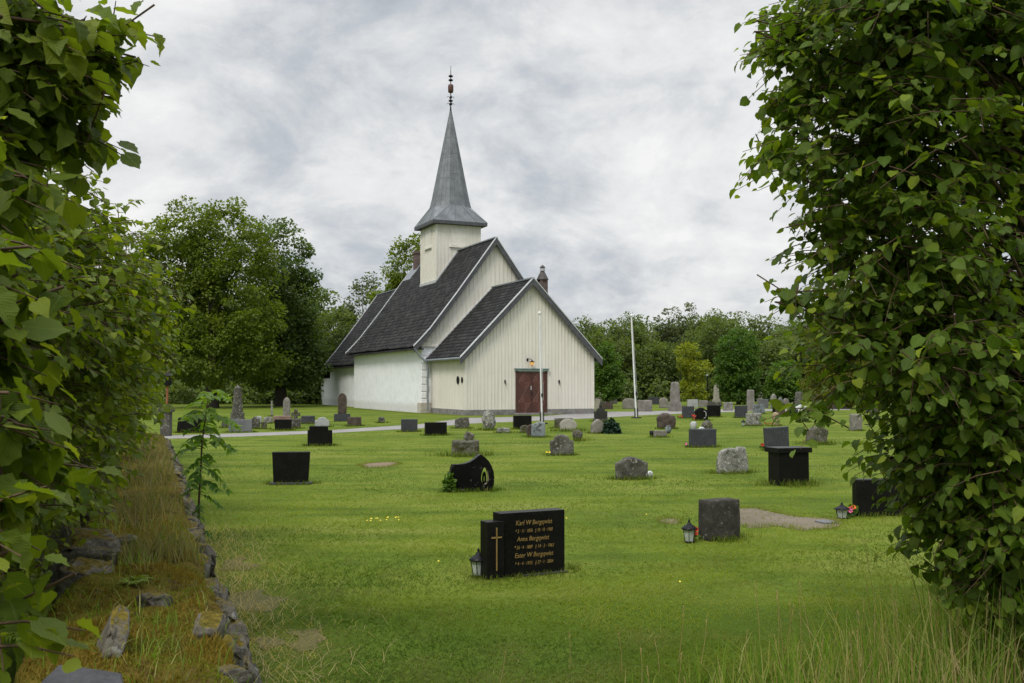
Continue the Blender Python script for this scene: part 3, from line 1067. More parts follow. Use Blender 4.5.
# boarded front gable and rear gable
for v, s in ((NV0 - 0.02, -1), (NV1 - 0.04, 1)):
    mb = MB()
    top = [(NC + x * r, w - 0.16) for x, r, w in [(1, r, w) for r, w in reversed(PROF_N[:4])]] + [(NC - r, w - 0.16) for r, w in PROF_N[1:4]]
    poly = [(NC - 4.78, 4.02), (NC + 4.78, 4.02)] + top
    mb.prism(poly, v, v + 0.10)
    if s < 0:
        battens(mb, NC - 4.6, NC + 4.6, v, lambda u: prof_h(PROF_N, abs(u - NC)) - 0.17, 4.02, 0.27, 0.05, 0.028)
        mb.box((NC - 4.80, v - 0.06, 3.92), (NC + 4.80, v, 4.04))
    mb.build('gable_boarding', cream, nave)
for s in (-1, 1):
    roof_slope('roof', PROF_N, NC, s, NV0 - 0.28, NV1 + 0.18, nave, 0.16)
    pr = [(r * 1.006, w) for r, w in PROF_N]
    verge('bargeboard', [(r, w - 0.02) for r, w in pr], NC, s, NV0 - 0.35, dark_trim, nave, 0.38, 0.065)
    verge('flashing', [(r, w + 0.065) for r, w in pr], NC, s, NV0 - 0.38, zinc_pale, nave, 0.07, 0.16)
    verge('flashing', [(r, w + 0.085) for r, w in pr], NC, s, NV1 + 0.10, zinc_pale, nave, 0.09, 0.12)
    # dark soffit under the eave
    MB().box((min(NC + s * 4.60, NC + s * 5.18), NV0 - 0.2, 3.74), (max(NC + s * 4.60, NC + s * 5.18), NV1 + 0.1, 3.80)).build('soffit', dark_trim, nave)
MB().box((NC - 0.11, NV0 - 0.3, 10.60), (NC + 0.11, NV1 + 0.15, 10.68)).build('ridge_cap', lead, nave)
mb = MB()
mb.tube([(NC - 5.2, NV0 - 0.30, 3.80), (NC - 4.9, NV0 - 0.33, 3.35), (-0.42, NV0 - 0.4, 2.95), (-0.36, NV0 - 0.42, 2.6), (-0.36, NV0 - 0.42, 0.12)], 0.06, 8)
mb.build('downpipe', lead, nave, True)
# exposed quoin stones on the front corner
mb = MB()
for k in range(9):
    z = 0.02 + k * 0.42
    a = 0.30 + 0.16 * (k % 2)
    mb.box((NC - NHW - 0.03, NV0 - 0.035, z), (NC - NHW + a, NV0 + 0.02, z + 0.37))
mb.build('quoins', white_wall, nave, bevel=0.03)
MB().box((NC - NHW - 0.10, NV0 - 0.10, -0.1), (0.0, NV0 + 0.5, 0.62)).build('plinth', stone_mat('stained_plaster', (0.3, 0.26, 0.2), (0.42, 0.38, 0.31), (0.55, 0.52, 0.46), scale=3, rough=0.95, bump=0.5), nave, bevel=0.03)

# --- chancel and vestry
CV0, CV1 = NV1, NV1 + 9.67
PROF_C = [(0.0, 9.20), (2.2, 6.15), (3.5, 4.42), (4.1, 3.68), (4.55, 3.15)]
chancel = empty('chancel', (0, 0, 0))
chancel.parent = church
masonry('stone_wall', (NC - 4.05, NC + 4.05, 3.6), CV0 - 0.1, CV1 - 0.05, chancel)
mb = MB()
mb.prism([(NC - 4.2, 3.3), (NC + 4.2, 3.3)] + [(NC + r, w - 0.16) for r, w in reversed(PROF_C[:4])] + [(NC - r, w - 0.16) for r, w in PROF_C[1:4]], CV1 - 0.04, CV1 + 0.06)
mb.build('gable_boarding', cream, chancel)
for s in (-1, 1):
    roof_slope('roof', PROF_C, NC, s, CV0 - 0.05, CV1 + 0.2, chancel, 0.16)
    verge('flashing', [(r * 1.006, w + 0.085) for r, w in PROF_C], NC, s, CV1 + 0.12, zinc_pale, chancel, 0.09, 0.12)
    MB().box((min(NC + s * 4.0, NC + s * 4.50), CV0, 2.97), (max(NC + s * 4.0, NC + s * 4.50), CV1 + 0.1, 3.03)).build('soffit', dark_trim, chancel)
MB().box((NC - 0.1, CV0, 9.18), (NC + 0.1, CV1 + 0.18, 9.26)).build('ridge_cap', lead, chancel)
vestry = empty('vestry', (0, 0, 0))
vestry.parent = church
masonry('stone_wall', (NC - 4.0, NC + 2.0, 2.2), CV1 - 0.2, CV1 + 3.2, vestry)
mb = MB()
mb.add([(NC - 4.5, CV1 + 0.02, 3.1), (NC + 2.4, CV1 + 0.02, 3.0), (NC + 2.4, CV1 + 3.6, 1.95), (NC - 4.5, CV1 + 3.6, 2.15),
        (NC - 4.5, CV1 + 0.02, 2.92), (NC + 2.4, CV1 + 0.02, 2.82), (NC + 2.4, CV1 + 3.6, 1.77), (NC - 4.5, CV1 + 3.6, 1.97)],
       [(0, 1, 2, 3), (7, 6, 5, 4), (0, 3, 7, 4), (1, 5, 6, 2), (3, 2, 6, 7)])
mb.build('roof', simple_mat('dark_lean_to_slates', (0.03, 0.028, 0.028), (0.07, 0.066, 0.064), 5, 0.8, 0.5), vestry)

# --- tower and spire
TV = LP + 6.05 + 1.59
TW = 1.57
tower = empty('tower', (NC, TV, 0))
tower.parent = church
TB, TT = 6.2, 12.32
mb = MB().box((-TW, -TW, TB), (TW, TW, TT))
for s in (-1, 1):
    battens(mb, -TW + 0.02, TW - 0.02, s * TW, TT - 0.01, TB, 0.24, 0.035, 0.02, 'u', s)
    battens(mb, -TW + 0.02, TW - 0.02, s * TW, TT - 0.01, TB, 0.24, 0.035, 0.02, 'v', s)
mb.build('wall', cream, tower)
for k in range(4):
    Mr = Matrix.Rotation(k * math.pi / 2, 4, 'Z')
    MB().box((-0.55, -TW - 0.035, 10.95), (0.55, -TW - 0.021, 12.0), Mr).box((-0.62, -TW - 0.05, 11.98), (0.62, -TW - 0.022, 12.08), Mr).build('shutter', cream_trim, tower)
    MB().box((-0.66, -TW - 0.12, 10.82), (0.66, -TW - 0.01, 10.92), Mr).build('sill', cream_trim, tower)
for (x0, y0, x1, y1) in ((-TW - .03, -TW - .03, -TW + .08, -TW + .08), (TW - .08, -TW - .03, TW + .03, -TW + .08), (-TW - .03, TW - .08, -TW + .08, TW + .03), (TW - .08, TW - .08, TW + .03, TW + .03)):
    MB().box((x0, y0, TB), (x1, y1, TT - 0.004)).build('corner_board', cream_trim, tower)
# pale flashing where the tower meets the roof (front and left faces)
for s in (-1, 1):
    verge('flashing', [(0.0, 10.76), (TW + 0.05, prof_h(PROF_N, TW + .05) + 0.14)], 0, s, -TW - 0.06, zinc_pale, tower, 0.14, 0.05)
    zz = prof_h(PROF_N, TW)
    MB().box((min(s * TW, s * (TW + 0.07)), -TW - 0.05, zz - 0.08), (max(s * TW, s * (TW + 0.07)), TW + 0.05, zz + 0.10)).build('flashing', zinc_pale, tower)
EW = 1.93


def octagon(r, z):
    """regular octagon of apothem r with sides facing the axes"""
    R8 = r / math.cos(math.pi / 8)
    return [(R8 * math.cos(math.pi / 8 + k * math.pi / 4), R8 * math.sin(math.pi / 8 + k * math.pi / 4), z) for k in range(8)]


ZE, ZK, ZA = 12.55, 13.72, 20.55
spire = empty('spire', (NC, TV, 0))
spire.parent = church
mb = MB()
k8 = EW * 0.999
sq = [(k8, k8 * 0.999, ZE), (k8 * 0.999, k8, ZE), (-k8 * 0.999, k8, ZE), (-k8, k8 * 0.999, ZE), (-k8, -k8 * 0.999, ZE), (-k8 * 0.999, -k8, ZE), (k8 * 0.999, -k8, ZE), (k8, -k8 * 0.999, ZE)]
sq = [(EW * math.copysign(1, p[0]), EW * math.copysign(1, p[1]), ZE) for p in octagon(1, 0)]
levels = [sq, octagon(1.30, ZK), octagon(1.17, ZK + 0.55), octagon(0.03, ZA)]
vs = [p for l in levels for p in l]
fs = []
for i in range(3):
    for k in range(8):
        fs.append((i * 8 + k, i * 8 + (k + 1) % 8, (i + 1) * 8 + (k + 1) % 8, (i + 1) * 8 + k))
mb.add(vs, fs)
mb.v = [tuple(p) for p in mb.v]
spire_sheet = mb.build('spire_sheets', zinc, spire)
# standing seams
mb = MB()
for k in range(8):
    a0, a1 = Vector(levels[0][k]), Vector(levels[0][(k + 1) % 8])
    b0, b1 = Vector(levels[1][k]), Vector(levels[1][(k + 1) % 8])
    c0, c1 = Vector(levels[2][k]), Vector(levels[2][(k + 1) % 8])
    t0, t1 = Vector(levels[3][k]), Vector(levels[3][(k + 1) % 8])
    wide = (a1 - a0).length > 0.1
    for q in ((0.0, 0.2, 0.4, 0.6, 0.8) if wide else (0.0,)):
        mb.tube([a0.lerp(a1, q), b0.lerp(b1, q)], 0.022, 4)
    for q in (0.0, 0.34, 0.67):
        e = 1.0 if q == 0 else 0.62
        mb.tube([b0.lerp(b1, q), c0.lerp(c1, q), c0.lerp(c1, q).lerp(t0.lerp(t1, q), e)], 0.02, 4)
    for f_, q in ((0.22, 0.1), (0.45, 0.1), (0.68, 0.1)):
        f2 = f_ + 0.05 * (k % 2)
        mb.tube([c0.lerp(t0, f2), c1.lerp(t1, f2)], 0.014, 4)
mb.build('standing_seams', simple_mat('dark_zinc_seam', (0.10, 0.115, 0.125), (0.15, 0.17, 0.18), 5, 0.55, 0.05, 0.5, 0.15), spire)
MB().box((-EW - 0.01, -EW - 0.01, ZE - 0.22), (EW + 0.01, EW + 0.01, ZE - 0.002)).build('eave_fascia', dark_trim, spire)
fin = empty('finial', (NC, TV, ZA - 0.1))
fin.parent = church
fin.scale = (1, 1, 1.16)
MB().lathe([(0.07, 0), (0.035, 0.35), (0.03, 2.0), (0.015, 2.7)], n=8).build('rod', M['black_iron'], fin)
for z, r_ in ((0.42, 0.12), (0.62, 0.16), (0.82, 0.10), (1.86, 0.17), (2.1, 0.17)):
    mb = MB().lathe([(0.03, z - 0.08), (r_ * 0.8, z - 0.05), (r_, z), (r_ * 0.6, z + 0.05), (0.03, z + 0.08)], n=10)
    if z in (0.42, 0.82):
        for k in range(4):
            a = k * math.pi / 2
            mb.tube([(0, 0, z), (0.2 * math.cos(a), 0.2 * math.sin(a), z + 0.05), (0.26 * math.cos(a), 0.26 * math.sin(a), z - 0.03)], 0.016, 5)
    mb.build('knob', M['black_iron'], fin, True)
MB().lathe([(0.05, 1.08), (0.16, 1.11), (0.19, 1.2), (0.19, 1.5), (0.16, 1.58), (0.05, 1.62)], n=12).build('copper_ball', simple_mat('copper', (0.06, 0.025, 0.016), (0.10, 0.042, 0.027), 6, 0.5, 0.1, 0.5, 0.3), fin, True)

# --- chimneys
ch1 = empty('chimney', (NC, NV1 - 1.0, 0))
ch1.parent = church
MB().box((-0.38, -0.38, 9.4), (0.38, 0.38, 11.35)).box((-0.43, -0.43, 11.35), (0.43, 0.43, 11.52)).build('stack', brick_m, ch1)
for sd in (-1, 1):
    mb = MB()
    q0, q1 = 10.62 + 0.075, prof_h(PROF_N, 0.95) + 0.075
    vs = [(0, -0.75, q0), (sd * 0.95, -0.55, q1), (sd * 0.95, 1.12, q1), (0, 1.12, q0)]
    mb.add(vs + [(x, y, z - 0.05) for x, y, z in vs], [(0, 1, 2, 3), (7, 6, 5, 4), (0, 4, 5, 1), (1, 5, 6, 2), (2, 6, 7, 3)])
    mb.build('flashing', lead, ch1)
ch2 = empty('chimney', (NC + 4.25, NV0 + 2.0, 0))
ch2.parent = church
MB().box((-0.26, -0.26, 4.2), (0.26, 0.26, 8.45)).build('stack', brick_m, ch2)
MB().lathe([(0.40, 8.45), (0.38, 8.52), (0.16, 8.95), (0.13, 9.0), (0.13, 9.22), (0.2, 9.24), (0.1, 9.36), (0.03, 9.42)], n=10).build('chimney_cowl', simple_mat('cowl_metal', (0.05, 0.045, 0.04), (0.10, 0.09, 0.08), 5, 0.7, 0.1, 0.5, 0.3), ch2)
MB().lathe([(0.17, 9.03), (0.17, 9.19)], n=10).build('cowl_band', zinc_pale, ch2)


# ------------------------------------------------------------------ flagpoles and lamp posts
def flagpole(base, h, r, label, plate=True, lean=0.0):
    o = empty('flagpole', base, 0, label, 'flagpole', 'white flagpoles in the churchyard')
    MB().tube([(0, 0, 0.05), (lean * 0.5, 0, h * 0.5), (lean, 0, h)], [r, r * 0.9, r * 0.75], 10).build('pole', M['white_paint'], o, True)
    MB().lathe([(0.02, h), (r * 1.3, h + 0.04), (r * 1.5, h + 0.09), (r, h + 0.14), (0.01, h + 0.16)], (lean, 0, 0), 10).build('top_cap', M['white_paint'], o, True)
    if plate:
        MB().box((-0.24, -0.1, 0), (0.24, 0.1, 0.06)).box((-0.09, -0.07, 0.06), (-r - 0.005, 0.07, 0.5)).box((r + 0.005, -0.07, 0.06), (0.09, 0.07, 0.5)).build('base_bracket', M['granite_side'], o)
    MB().tube([(r + 0.015, 0, 1.0), (lean * 0.5 + r + 0.03, -0.01, h * 0.5), (lean + r, 0, h - 0.1)], 0.006, 4).build('halyard', M['white_paint'], o)
    MB().box((-0.035, -r - 0.03, 1.15), (0.035, -r + 0.005, 1.3)).build('cleat', M['black_iron'], o)
    return o


flagpole(gp(542.0, 424), 4.62, 0.042, 'slim white flagpole standing in front of the brown church door', lean=-0.10)
flagpole(gp(636.3, 418.3), 5.02, 0.047, 'white flagpole with brown foot standing on the grass right of the church', lean=-0.22)


def lamp_post(base, h, label):
    o = empty('lamp_post', base, 0, label, 'lamp post', 'black lamp posts among the graves')
    MB().lathe([(0.11, 0), (0.11, 0.25), (0.06, 0.35), (0.055, h - 0.35), (0.08, h - 0.33)], n=8).build('post', M['black_iron'], o)
    MB().lathe([(0.10, h - 0.33), (0.16, h - 0.05)], n=6).build('lamp_glass', M['lantern_pane'], o)
    MB().lathe([(0.2, h - 0.05), (0.13, h + 0.08), (0.03, h + 0.16), (0.02, h + 0.24)], n=6).build('lamp_cap', M['black_iron'], o)
    return o


lamp_post(gp(707.5, 404.5), 2.75, 'black lamp post in front of the golden tree')
lamp_post(gp(747, 403.5), 2.75, 'black lamp post in front of the dense round green tree')
rp = empty('lamp_post', gp(166.5, 431), 0, 'rusty brown pole carrying a black lantern at the far end of the stone wall', 'lamp post')
MB().tube([(0, 0, 0), (0.01, 0, 2.4)], 0.045, 8).build('pole', M['rust'], rp, True)
MB().lathe([(0.06, 1.62), (0.16, 1.66), (0.18, 1.95), (0.22, 1.98), (0.08, 2.08), (0.05, 2.12)], n=6).build('lantern', M['black_iron'], rp)
gpst = empty('gate_post', gp(166, 436), 0, 'grey stone gate post with a dark cap at the end of the mossy wall', 'gate post')
MB().box((-0.15, -0.15, 0), (0.15, 0.15, 0.78)).build('shaft', M['weathered'], gpst, bevel=0.02)
MB().box((-0.22, -0.2, 0.78), (0.22, 0.2, 0.90)).build('cap', M['weathered'], gpst, bevel=0.02)


# ------------------------------------------------------------------ gravestones
def densify(poly, seg):
    out = []
    for i, a in enumerate(poly):
        b = poly[(i + 1) % len(poly)]
        k = max(1, int(math.hypot(b[0] - a[0], b[1] - a[1]) / seg))
        out += [(a[0] + (b[0] - a[0]) * j / k, a[1] + (b[1] - a[1]) * j / k) for j in range(k)]
    return out


def outline(kind, w, h, top=1.0):
    """front outline (x, z), counter-clockwise seen from the front, foot centred on the origin"""
    b = w / 2
    t = b * top
    if kind == 'slab':
        return [(-b, 0), (b, 0), (t, h), (-t, h)]
    if kind == 'arch':
        r = [(t * math.cos(a), h * 0.72 + h * 0.28 * math.sin(a)) for a in np.linspace(0, math.pi, 13)]
        return [(-b, 0), (b, 0)] + r
    if kind == 'round':
        r = [(t * math.cos(a), h * 0.5 + h * 0.5 * math.sin(a)) for a in np.linspace(-0.35, math.pi + 0.35, 19)]
        return [(-b * 0.8, 0), (b * 0.8, 0)] + r
    if kind == 'shoulder':
        r = [(b * 0.62 * math.cos(a), h * 0.78 + h * 0.22 * math.sin(a)) for a in np.linspace(0, math.pi, 9)]
        return [(-b, 0), (b, 0), (t, h * 0.68), (b * 0.72, h * 0.70)] + r + [(-b * 0.72, h * 0.70), (-t, h * 0.68)]
    if kind == 'ogee':
        r = [(x * b, h * (0.74 + 0.26 * (math.cos(x * math.pi) * 0.5 + 0.5) ** 0.8)) for x in np.linspace(1, -1, 15)]
        return [(-b, 0), (b, 0)] + r
    if kind == 'point':
        return [(-b, 0), (b, 0), (t, h * 0.62), (t * 0.45, h * 0.9), (0, h), (-t * 0.5, h * 0.86), (-t, h * 0.6)]
    if kind == 'lean':
        return [(-b, 0), (b, 0), (t, h * 0.95), (0.2 * b, h), (-t, h * 0.80)]
    if kind == 'jag':
        return [(-b * 0.95, 0), (b, 0), (b * 0.98, h * 0.55), (t * 0.9, h * 0.96), (b * 0.45, h), (b * 0.3, h * 0.93), (-b * 0.1, h * 0.97), (-b * 0.55, h * 0.9), (-t * 0.92, h * 0.78), (-b, h * 0.35)]
    if kind == 'scallop':
        return [(-b * 0.92, 0), (b * 0.95, 0), (b * 0.98, h * 0.3), (b, h * 0.62), (b * 0.9, h * 0.80), (b * 0.55, h * 0.86), (b * 0.25, h * 0.98), (-b * 0.2, h), (-b * 0.45, h * 0.93), (-b * 0.8, h * 0.84), (-b * 0.98, h * 0.66), (-b * 0.86, h * 0.4)]
    if kind == 'waist':
        return [(-b, 0), (b, 0), (b * 0.86, h * 0.35), (b * 0.9, h * 0.62), (b * 0.55, h * 0.95), (b * 0.05, h), (-b * 0.5, h * 0.93), (-b * 0.66, h * 0.7), (-b * 0.7, h * 0.4)]
    raise KeyError(kind)


def slab_mesh(name, poly, t, rough=0.0, bevel=0.012, seed=0.0, sink=0.06, belly=0.0):
    """solid from an outline: front face at y=0, back at y=t; rings of the outline carry the unevenness"""
    w = max(p[0] for p in poly) - min(p[0] for p in poly)
    h = max(p[1] for p in poly)
    seg = max(0.03, min(w, h) / (9 if rough else 4))
    pts = densify(poly, seg)
    cx = sum(p[0] for p in pts) / len(pts)
    cz = sum(p[1] for p in pts) / len(pts)
    bv = min(bevel, t * 0.3)
    rings = []
    inset = lambda q, d: (q[0] - d * (1 if q[0] > cx else -1) * min(1, abs(q[0] - cx) / (w * 0.2 + 1e-6)), q[1] - (d if q[1] > cz else 0))
    for sc in (0.25, 0.5, 0.75):
        rings.append([(cx + (p[0] - cx) * sc, 0.0 - belly * (1 - sc * sc), cz + (p[1] - cz) * sc) for p in pts])
    rings.append([(inset(p, bv)[0], 0.0, inset(p, bv)[1]) for p in pts])
    rings.append([(p[0], bv, p[1]) for p in pts])
    if rough:
        rings.append([(p[0], t * 0.5, p[1]) for p in pts])
    rings.append([(p[0], t - bv, p[1]) for p in pts])
    rings.append([(inset(p, bv)[0], t, inset(p, bv)[1]) for p in pts])
    for sc in (0.5,):
        rings.append([(cx + (p[0] - cx) * sc, t + belly * 0.7, cz + (p[1] - cz) * sc) for p in pts])
    n = len(pts)
    V = [(cx, -belly, cz)] + [p for r in rings for p in r] + [(cx, t + belly, cz)]
    Fc = []
    for k in range(n):
        Fc.append((0, 1 + k, 1 + (k + 1) % n))
    for i in range(len(rings) - 1):
        for k in range(n):
            k2 = (k + 1) % n
            Fc.append((1 + i * n + k, 1 + (i + 1) * n + k, 1 + (i + 1) * n + k2, 1 + i * n + k2))
    e = len(V) - 1
    b0 = 1 + (len(rings) - 1) * n
    for k in range(n):
        Fc.append((e, b0 + (k + 1) % n, b0 + k))
    out = []
    for x, y, z in V:
        p = Vector((x, y, z))
        if rough:
            q = p * (2.2 / max(0.25, min(w, h))) + Vector((seed * 7.3, seed * 3.1, seed))
            p = p + mnoise.noise_vector(q) * rough + mnoise.noise_vector(q * 3.1) * rough * 0.45
        if z <= 1e-6:
            p.z = -sink
        out.append(p)
    me = bpy.data.meshes.new(name)
    me.from_pydata(out, [], Fc)
    me.update()
    return me


YAW = TH
GRAVES = 'gravestones in the churchyard'
STONES = []          # foot, half-width, thickness, yaw, for the uncut grass round each stone


def spot(x0, x1, yt, yb, yaw, t):
    """foot point, width and height of a stone seen between x0..x1 and yt..yb"""
    p = gp((x0 + x1) / 2, yb)
    mpp = p.y / F
    rel = yaw - math.atan2(p.x, p.y) * -1.0
    app = (x1 - x0) * mpp
    w = (app - t * abs(math.sin(rel))) / max(0.3, math.cos(rel))
    h = (yb - yt) * mpp * 1.005
    # the side face shows on the left for stones seen from their left
    sh = -0.5 * t * abs(math.sin(rel)) * (-1 if math.sin(rel) > 0 else 1)
    p.x += sh * 0.9
    return p, max(w, 0.12), h


def stone(kind, x0, x1, yt, yb, mat, label, t=0.16, yaw=None, top=1.0, rough=0.0, name='gravestone', bevel=0.012, base=None, tilt=0.0, lean=0.0, belly=0.0, cat='gravestone', grass=1.0):
    yaw = YAW + R(random.uniform(-3, 3)) if yaw is None else R(yaw)
    p, w, h = spot(x0, x1, yt, yb, yaw, t)
    me = slab_mesh(name, outline(kind, w, h, top), t, rough, bevel, seed=len(STONES) + 1.0, belly=belly)
    if base is None:
        o = link(name, me, M[mat], None, rough > 0)
        o.location = p
        o.rotation_euler = (R(tilt), R(lean), yaw)
        tag(o, label, cat, GRAVES)
    else:
        o = empty(name, p, yaw, label, cat, GRAVES)
        b = link('headstone', me, M[mat], o, rough > 0)
        b.location = (0, 0, 0.0)
        bw, bd, bh, bm_ = base
        MB().box((-w / 2 * bw, -bd, -0.06), (w / 2 * bw, t + bd, bh)).build('base', M[bm_], o, bevel=0.01)
        b.location.z = bh
        b.rotation_euler = (R(tilt), R(lean), 0)
    STONES.append((p.copy(), w / 2, t, yaw, grass))
    return o, p, w, h, yaw


# near: family stone with a stepped left block, cross and gilded writing
def inscription(parent, text, size, x, z, y, name='inscription', shear=0.22, width=None):
    cu = bpy.data.curves.new(name, 'FONT')
    cu.body = text
    cu.size = size
    cu.shear = shear
    cu.extrude = 0.0012
    cu.align_x = 'CENTER'
    cu.materials.append(M['gold'])
    tmp = bpy.data.objects.new('text_source', cu)
    COL.objects.link(tmp)
    bpy.context.view_layer.update()
    me = bpy.data.meshes.new_from_object(tmp.evaluated_get(bpy.context.evaluated_depsgraph_get()))
    bpy.data.objects.remove(tmp)
    me.materials.clear()
    o = link(name, me, M['gold'], parent)
    xs = [v.co.x for v in me.vertices]
    o.location = (x, y, z)
    o.rotation_euler = (math.pi / 2, 0, 0)
    if width:
        o.scale.x = width / (max(xs) - min(xs))
    return o


p0 = gp(493, 579)
g1 = empty('gravestone', p0, R(27), 'wide polished black family gravestone with gilded cross and three gilded names', 'gravestone', GRAVES)
mp1 = p0.y / F
g1w, g1h = 0.635, 0.548
for nm_, lo, hi in (('headstone', (0.07, 0.0, -0.06), (0.07 + g1w, 0.15, g1h)),):
    MB().box(lo, hi).build(nm_, M['granite_black'], g1, bevel=0.004)
MB().box((-0.065, -0.02, -0.06), (0.098, 0.118, 0.485)).build('cross_block', M['granite_black'], g1, bevel=0.004)
MB().box((0.28, -0.04, -0.05), (0.72, 0.2, 0.015)).build('base', M['granite_side'], g1, bevel=0.01)
MB().box((0.019, -0.026, 0.07), (0.029, -0.0195, 0.435)).box((-0.025, -0.026, 0.345), (0.073, -0.0195, 0.357)).build('gilded_cross', M['gold'], g1)
for txt, z, sz, x, wd in (('Karl W Bergqwist', 0.438, 0.058, 0.395, 0.36), ('* 2 · 11 · 1876   † 10 · 10 · 1960', 0.373, 0.042, 0.395, 0.375),
                          ('Anna Bergqwist', 0.300, 0.058, 0.385, 0.32), ('* 26 · 4 · 1889   † 14 · 3 · 1963', 0.233, 0.042, 0.395, 0.40),
                          ('Ester W Bergqwist', 0.160, 0.058, 0.395, 0.38), ('* 4 · 4 · 1915   † 27 · 1 · 2004', 0.094, 0.042, 0.395, 0.385)):
    if '   ' in txt:
        left, right = txt.split('   ')
        inscription(g1, left, sz, x - wd * 0.26, z, -0.0015, width=wd * 0.44)
        inscription(g1, right, sz, x + wd * 0.26, z, -0.0015, width=wd * 0.46)
    else:
        inscription(g1, txt, sz, x, z, -0.0015, width=wd)
STONES.append((p0 + Vector((0.33, 0.15, 0)), 0.42, 0.15, R(27), 0.6))

# near: black swoop stone with a drop-shaped opening
def swoop():
    p = gp(472.5, 491.5)
    mpp = p.y / F
    w, h = 44 * mpp / math.cos(R(10)), 36.5 * mpp
    o = empty('gravestone', p, R(14), 'black gravestone with a swooping top and a drop-shaped opening on the right', 'gravestone', GRAVES)
    X = lambda u: (u - 0.5) * w
    Z = lambda v: v * h
    outer = [(0.03, 0.0), (0.93, 0.0), (0.985, 0.15), (1.0, 0.35), (0.985, 0.52), (0.94, 0.68), (0.87, 0.82), (0.78, 0.93), (0.69, 1.0), (0.64, 0.97), (0.55, 0.88), (0.44, 0.80), (0.32, 0.755), (0.2, 0.74), (0.05, 0.735), (0.015, 0.6), (0.0, 0.4), (0.01, 0.2)]
    cx, cz = 0.79, 0.44
    inner = lambda k: [(cx + 0.105 * k * math.sin(a) * (0.62 + 0.38 * (1 - math.cos(a)) / 2 * 1.2), cz - 0.03 + 0.24 * k * math.cos(a)) for a in np.linspace(0, 2 * math.pi, 33)[:-1]]
    out = densify([(X(u), Z(v)) for u, v in outer], 0.045)
    inn = [(X(u), Z(v)) for u, v in inner(1.0)]
    t = 0.14
    bm = bmesh.new()

    def face(y):
        vo = [bm.verts.new((x, y, z if z > 1e-5 else -0.06)) for x, z in out]
        vi = [bm.verts.new((x, y, z)) for x, z in inn]
        eo = [bm.edges.new((vo[i], vo[(i + 1) % len(vo)])) for i in range(len(vo))]
        ei = [bm.edges.new((vi[i], vi[(i + 1) % len(vi)])) for i in range(len(vi))]
        bmesh.ops.triangle_fill(bm, edges=eo + ei, use_beauty=True)
        return vo, vi
    a0, a1 = face(0.0)
    b0, b1 = face(t)
    for A, B in ((a0, b0), (a1, b1)):
        for i in range(len(A)):
            bm.faces.new((A[i], A[(i + 1) % len(A)], B[(i + 1) % len(B)], B[i]))
    bmesh.ops.recalc_face_normals(bm, faces=bm.faces)
    me = bpy.data.meshes.new('headstone')
    bm.to_mesh(me)
    bm.free()
    link('headstone', me, M['granite_swoop'], o)
    # small drop ring hanging in the opening
    ring = [(X(cx - 0.003 + (u - cx) * 0.52), t * 0.5, Z(v - 0.06)) for u, v in inner(0.62)]
    MB().tube(ring + [ring[0]], 0.016, 8).build('drop_ring', M['granite_black'], o, True)
    rim = [(x, 0.055, z) for x, z in [(X(u), Z(v)) for u, v in inner(0.97)]][3:17]
    MB().tube(rim, 0.013, 6).build('bronze_rim', simple_mat('old_bronze', (0.22, 0.18, 0.10), (0.32, 0.27, 0.17), 8, 0.5, 0.1), o, True)
    STONES.append((p.copy(), w / 2, t, R(14), 1.0))
    return p, w


sw_p, sw_w = swoop()
# black trapezoid on a plate
stone('slab', 272, 310, 452.5, 484.5, 'granite_black', 'black gravestone wider at the top than at its foot, standing on a thin plate', 0.14, 8, 1.0, base=(1.12, 0.05, 0.035, 'granite_dark'))
_o = bpy.data.objects
tz = STONES[-1]
# make it taper towards the foot
for ob in list(bpy.data.objects):
    if ob.name.startswith('headstone') and ob.parent and 'wider at the top' in ob.parent.get('label', ''):
        for v in ob.data.vertices:
            k = 0.90 + 0.10 * max(0.0, min(1.0, v.co.z / 0.6))
            v.co.x *= k
        ob.location.z = 0.0
# stepped black stone
p = gp(320, 446)
g4 = empty('gravestone', p, R(14), 'small black gravestone with a stepped top on the lawn left of the church', 'gravestone', GRAVES)
mpp = p.y / F
MB().prism([(-12 * mpp, -0.06), (12.3 * mpp, -0.06), (12.0 * mpp, 15.5 * mpp), (8 * mpp, 15.7 * mpp), (7.8 * mpp, 19.5 * mpp), (-10.5 * mpp, 19.8 * mpp), (-10.6 * mpp, 16 * mpp), (-12.2 * mpp, 15.6 * mpp)], 0, 0.16).build('headstone', M['granite_black'], g4, bevel=0.006)
STONES.append((p.copy(), 12 * mpp, 0.16, R(14), 1.0))

# rough dark granite block with lantern
_, g5p, g5w, g5h, g5y = stone('slab', 699, 741, 501, 540.5, 'rough_granite', 'rough dark granite gravestone speckled with lichen, beside a lantern and the bare soil', 0.21, None, 0.97, 0.006, bevel=0.01, grass=1.3)
stone('jag', 716, 748.5, 447.5, 473.5, 'lichen_grey', 'pale grey gravestone with a broken uneven top edge, covered in lichen', 0.16, 14, 0.92, 0.012, bevel=0.02, grass=1.5)
_, g7p, *_x = stone('ogee', 615, 648, 457.5, 479.5, 'weathered', 'dark weathered gravestone with a shallow curved top and a white pebble at its foot', 0.17, 12, 1.0, 0.012, bevel=0.02, grass=1.4)
wp = gp(650.5, 477.5)
pb = link('pebble', slab_mesh('pebble', outline('round', 0.10, 0.11), 0.08, 0.012, 0.03, 3.0), M['stone_white'], None, True)
pb.location = wp
tag(pb, 'white pebble lying at the right foot of the dark curved gravestone', 'pebble')
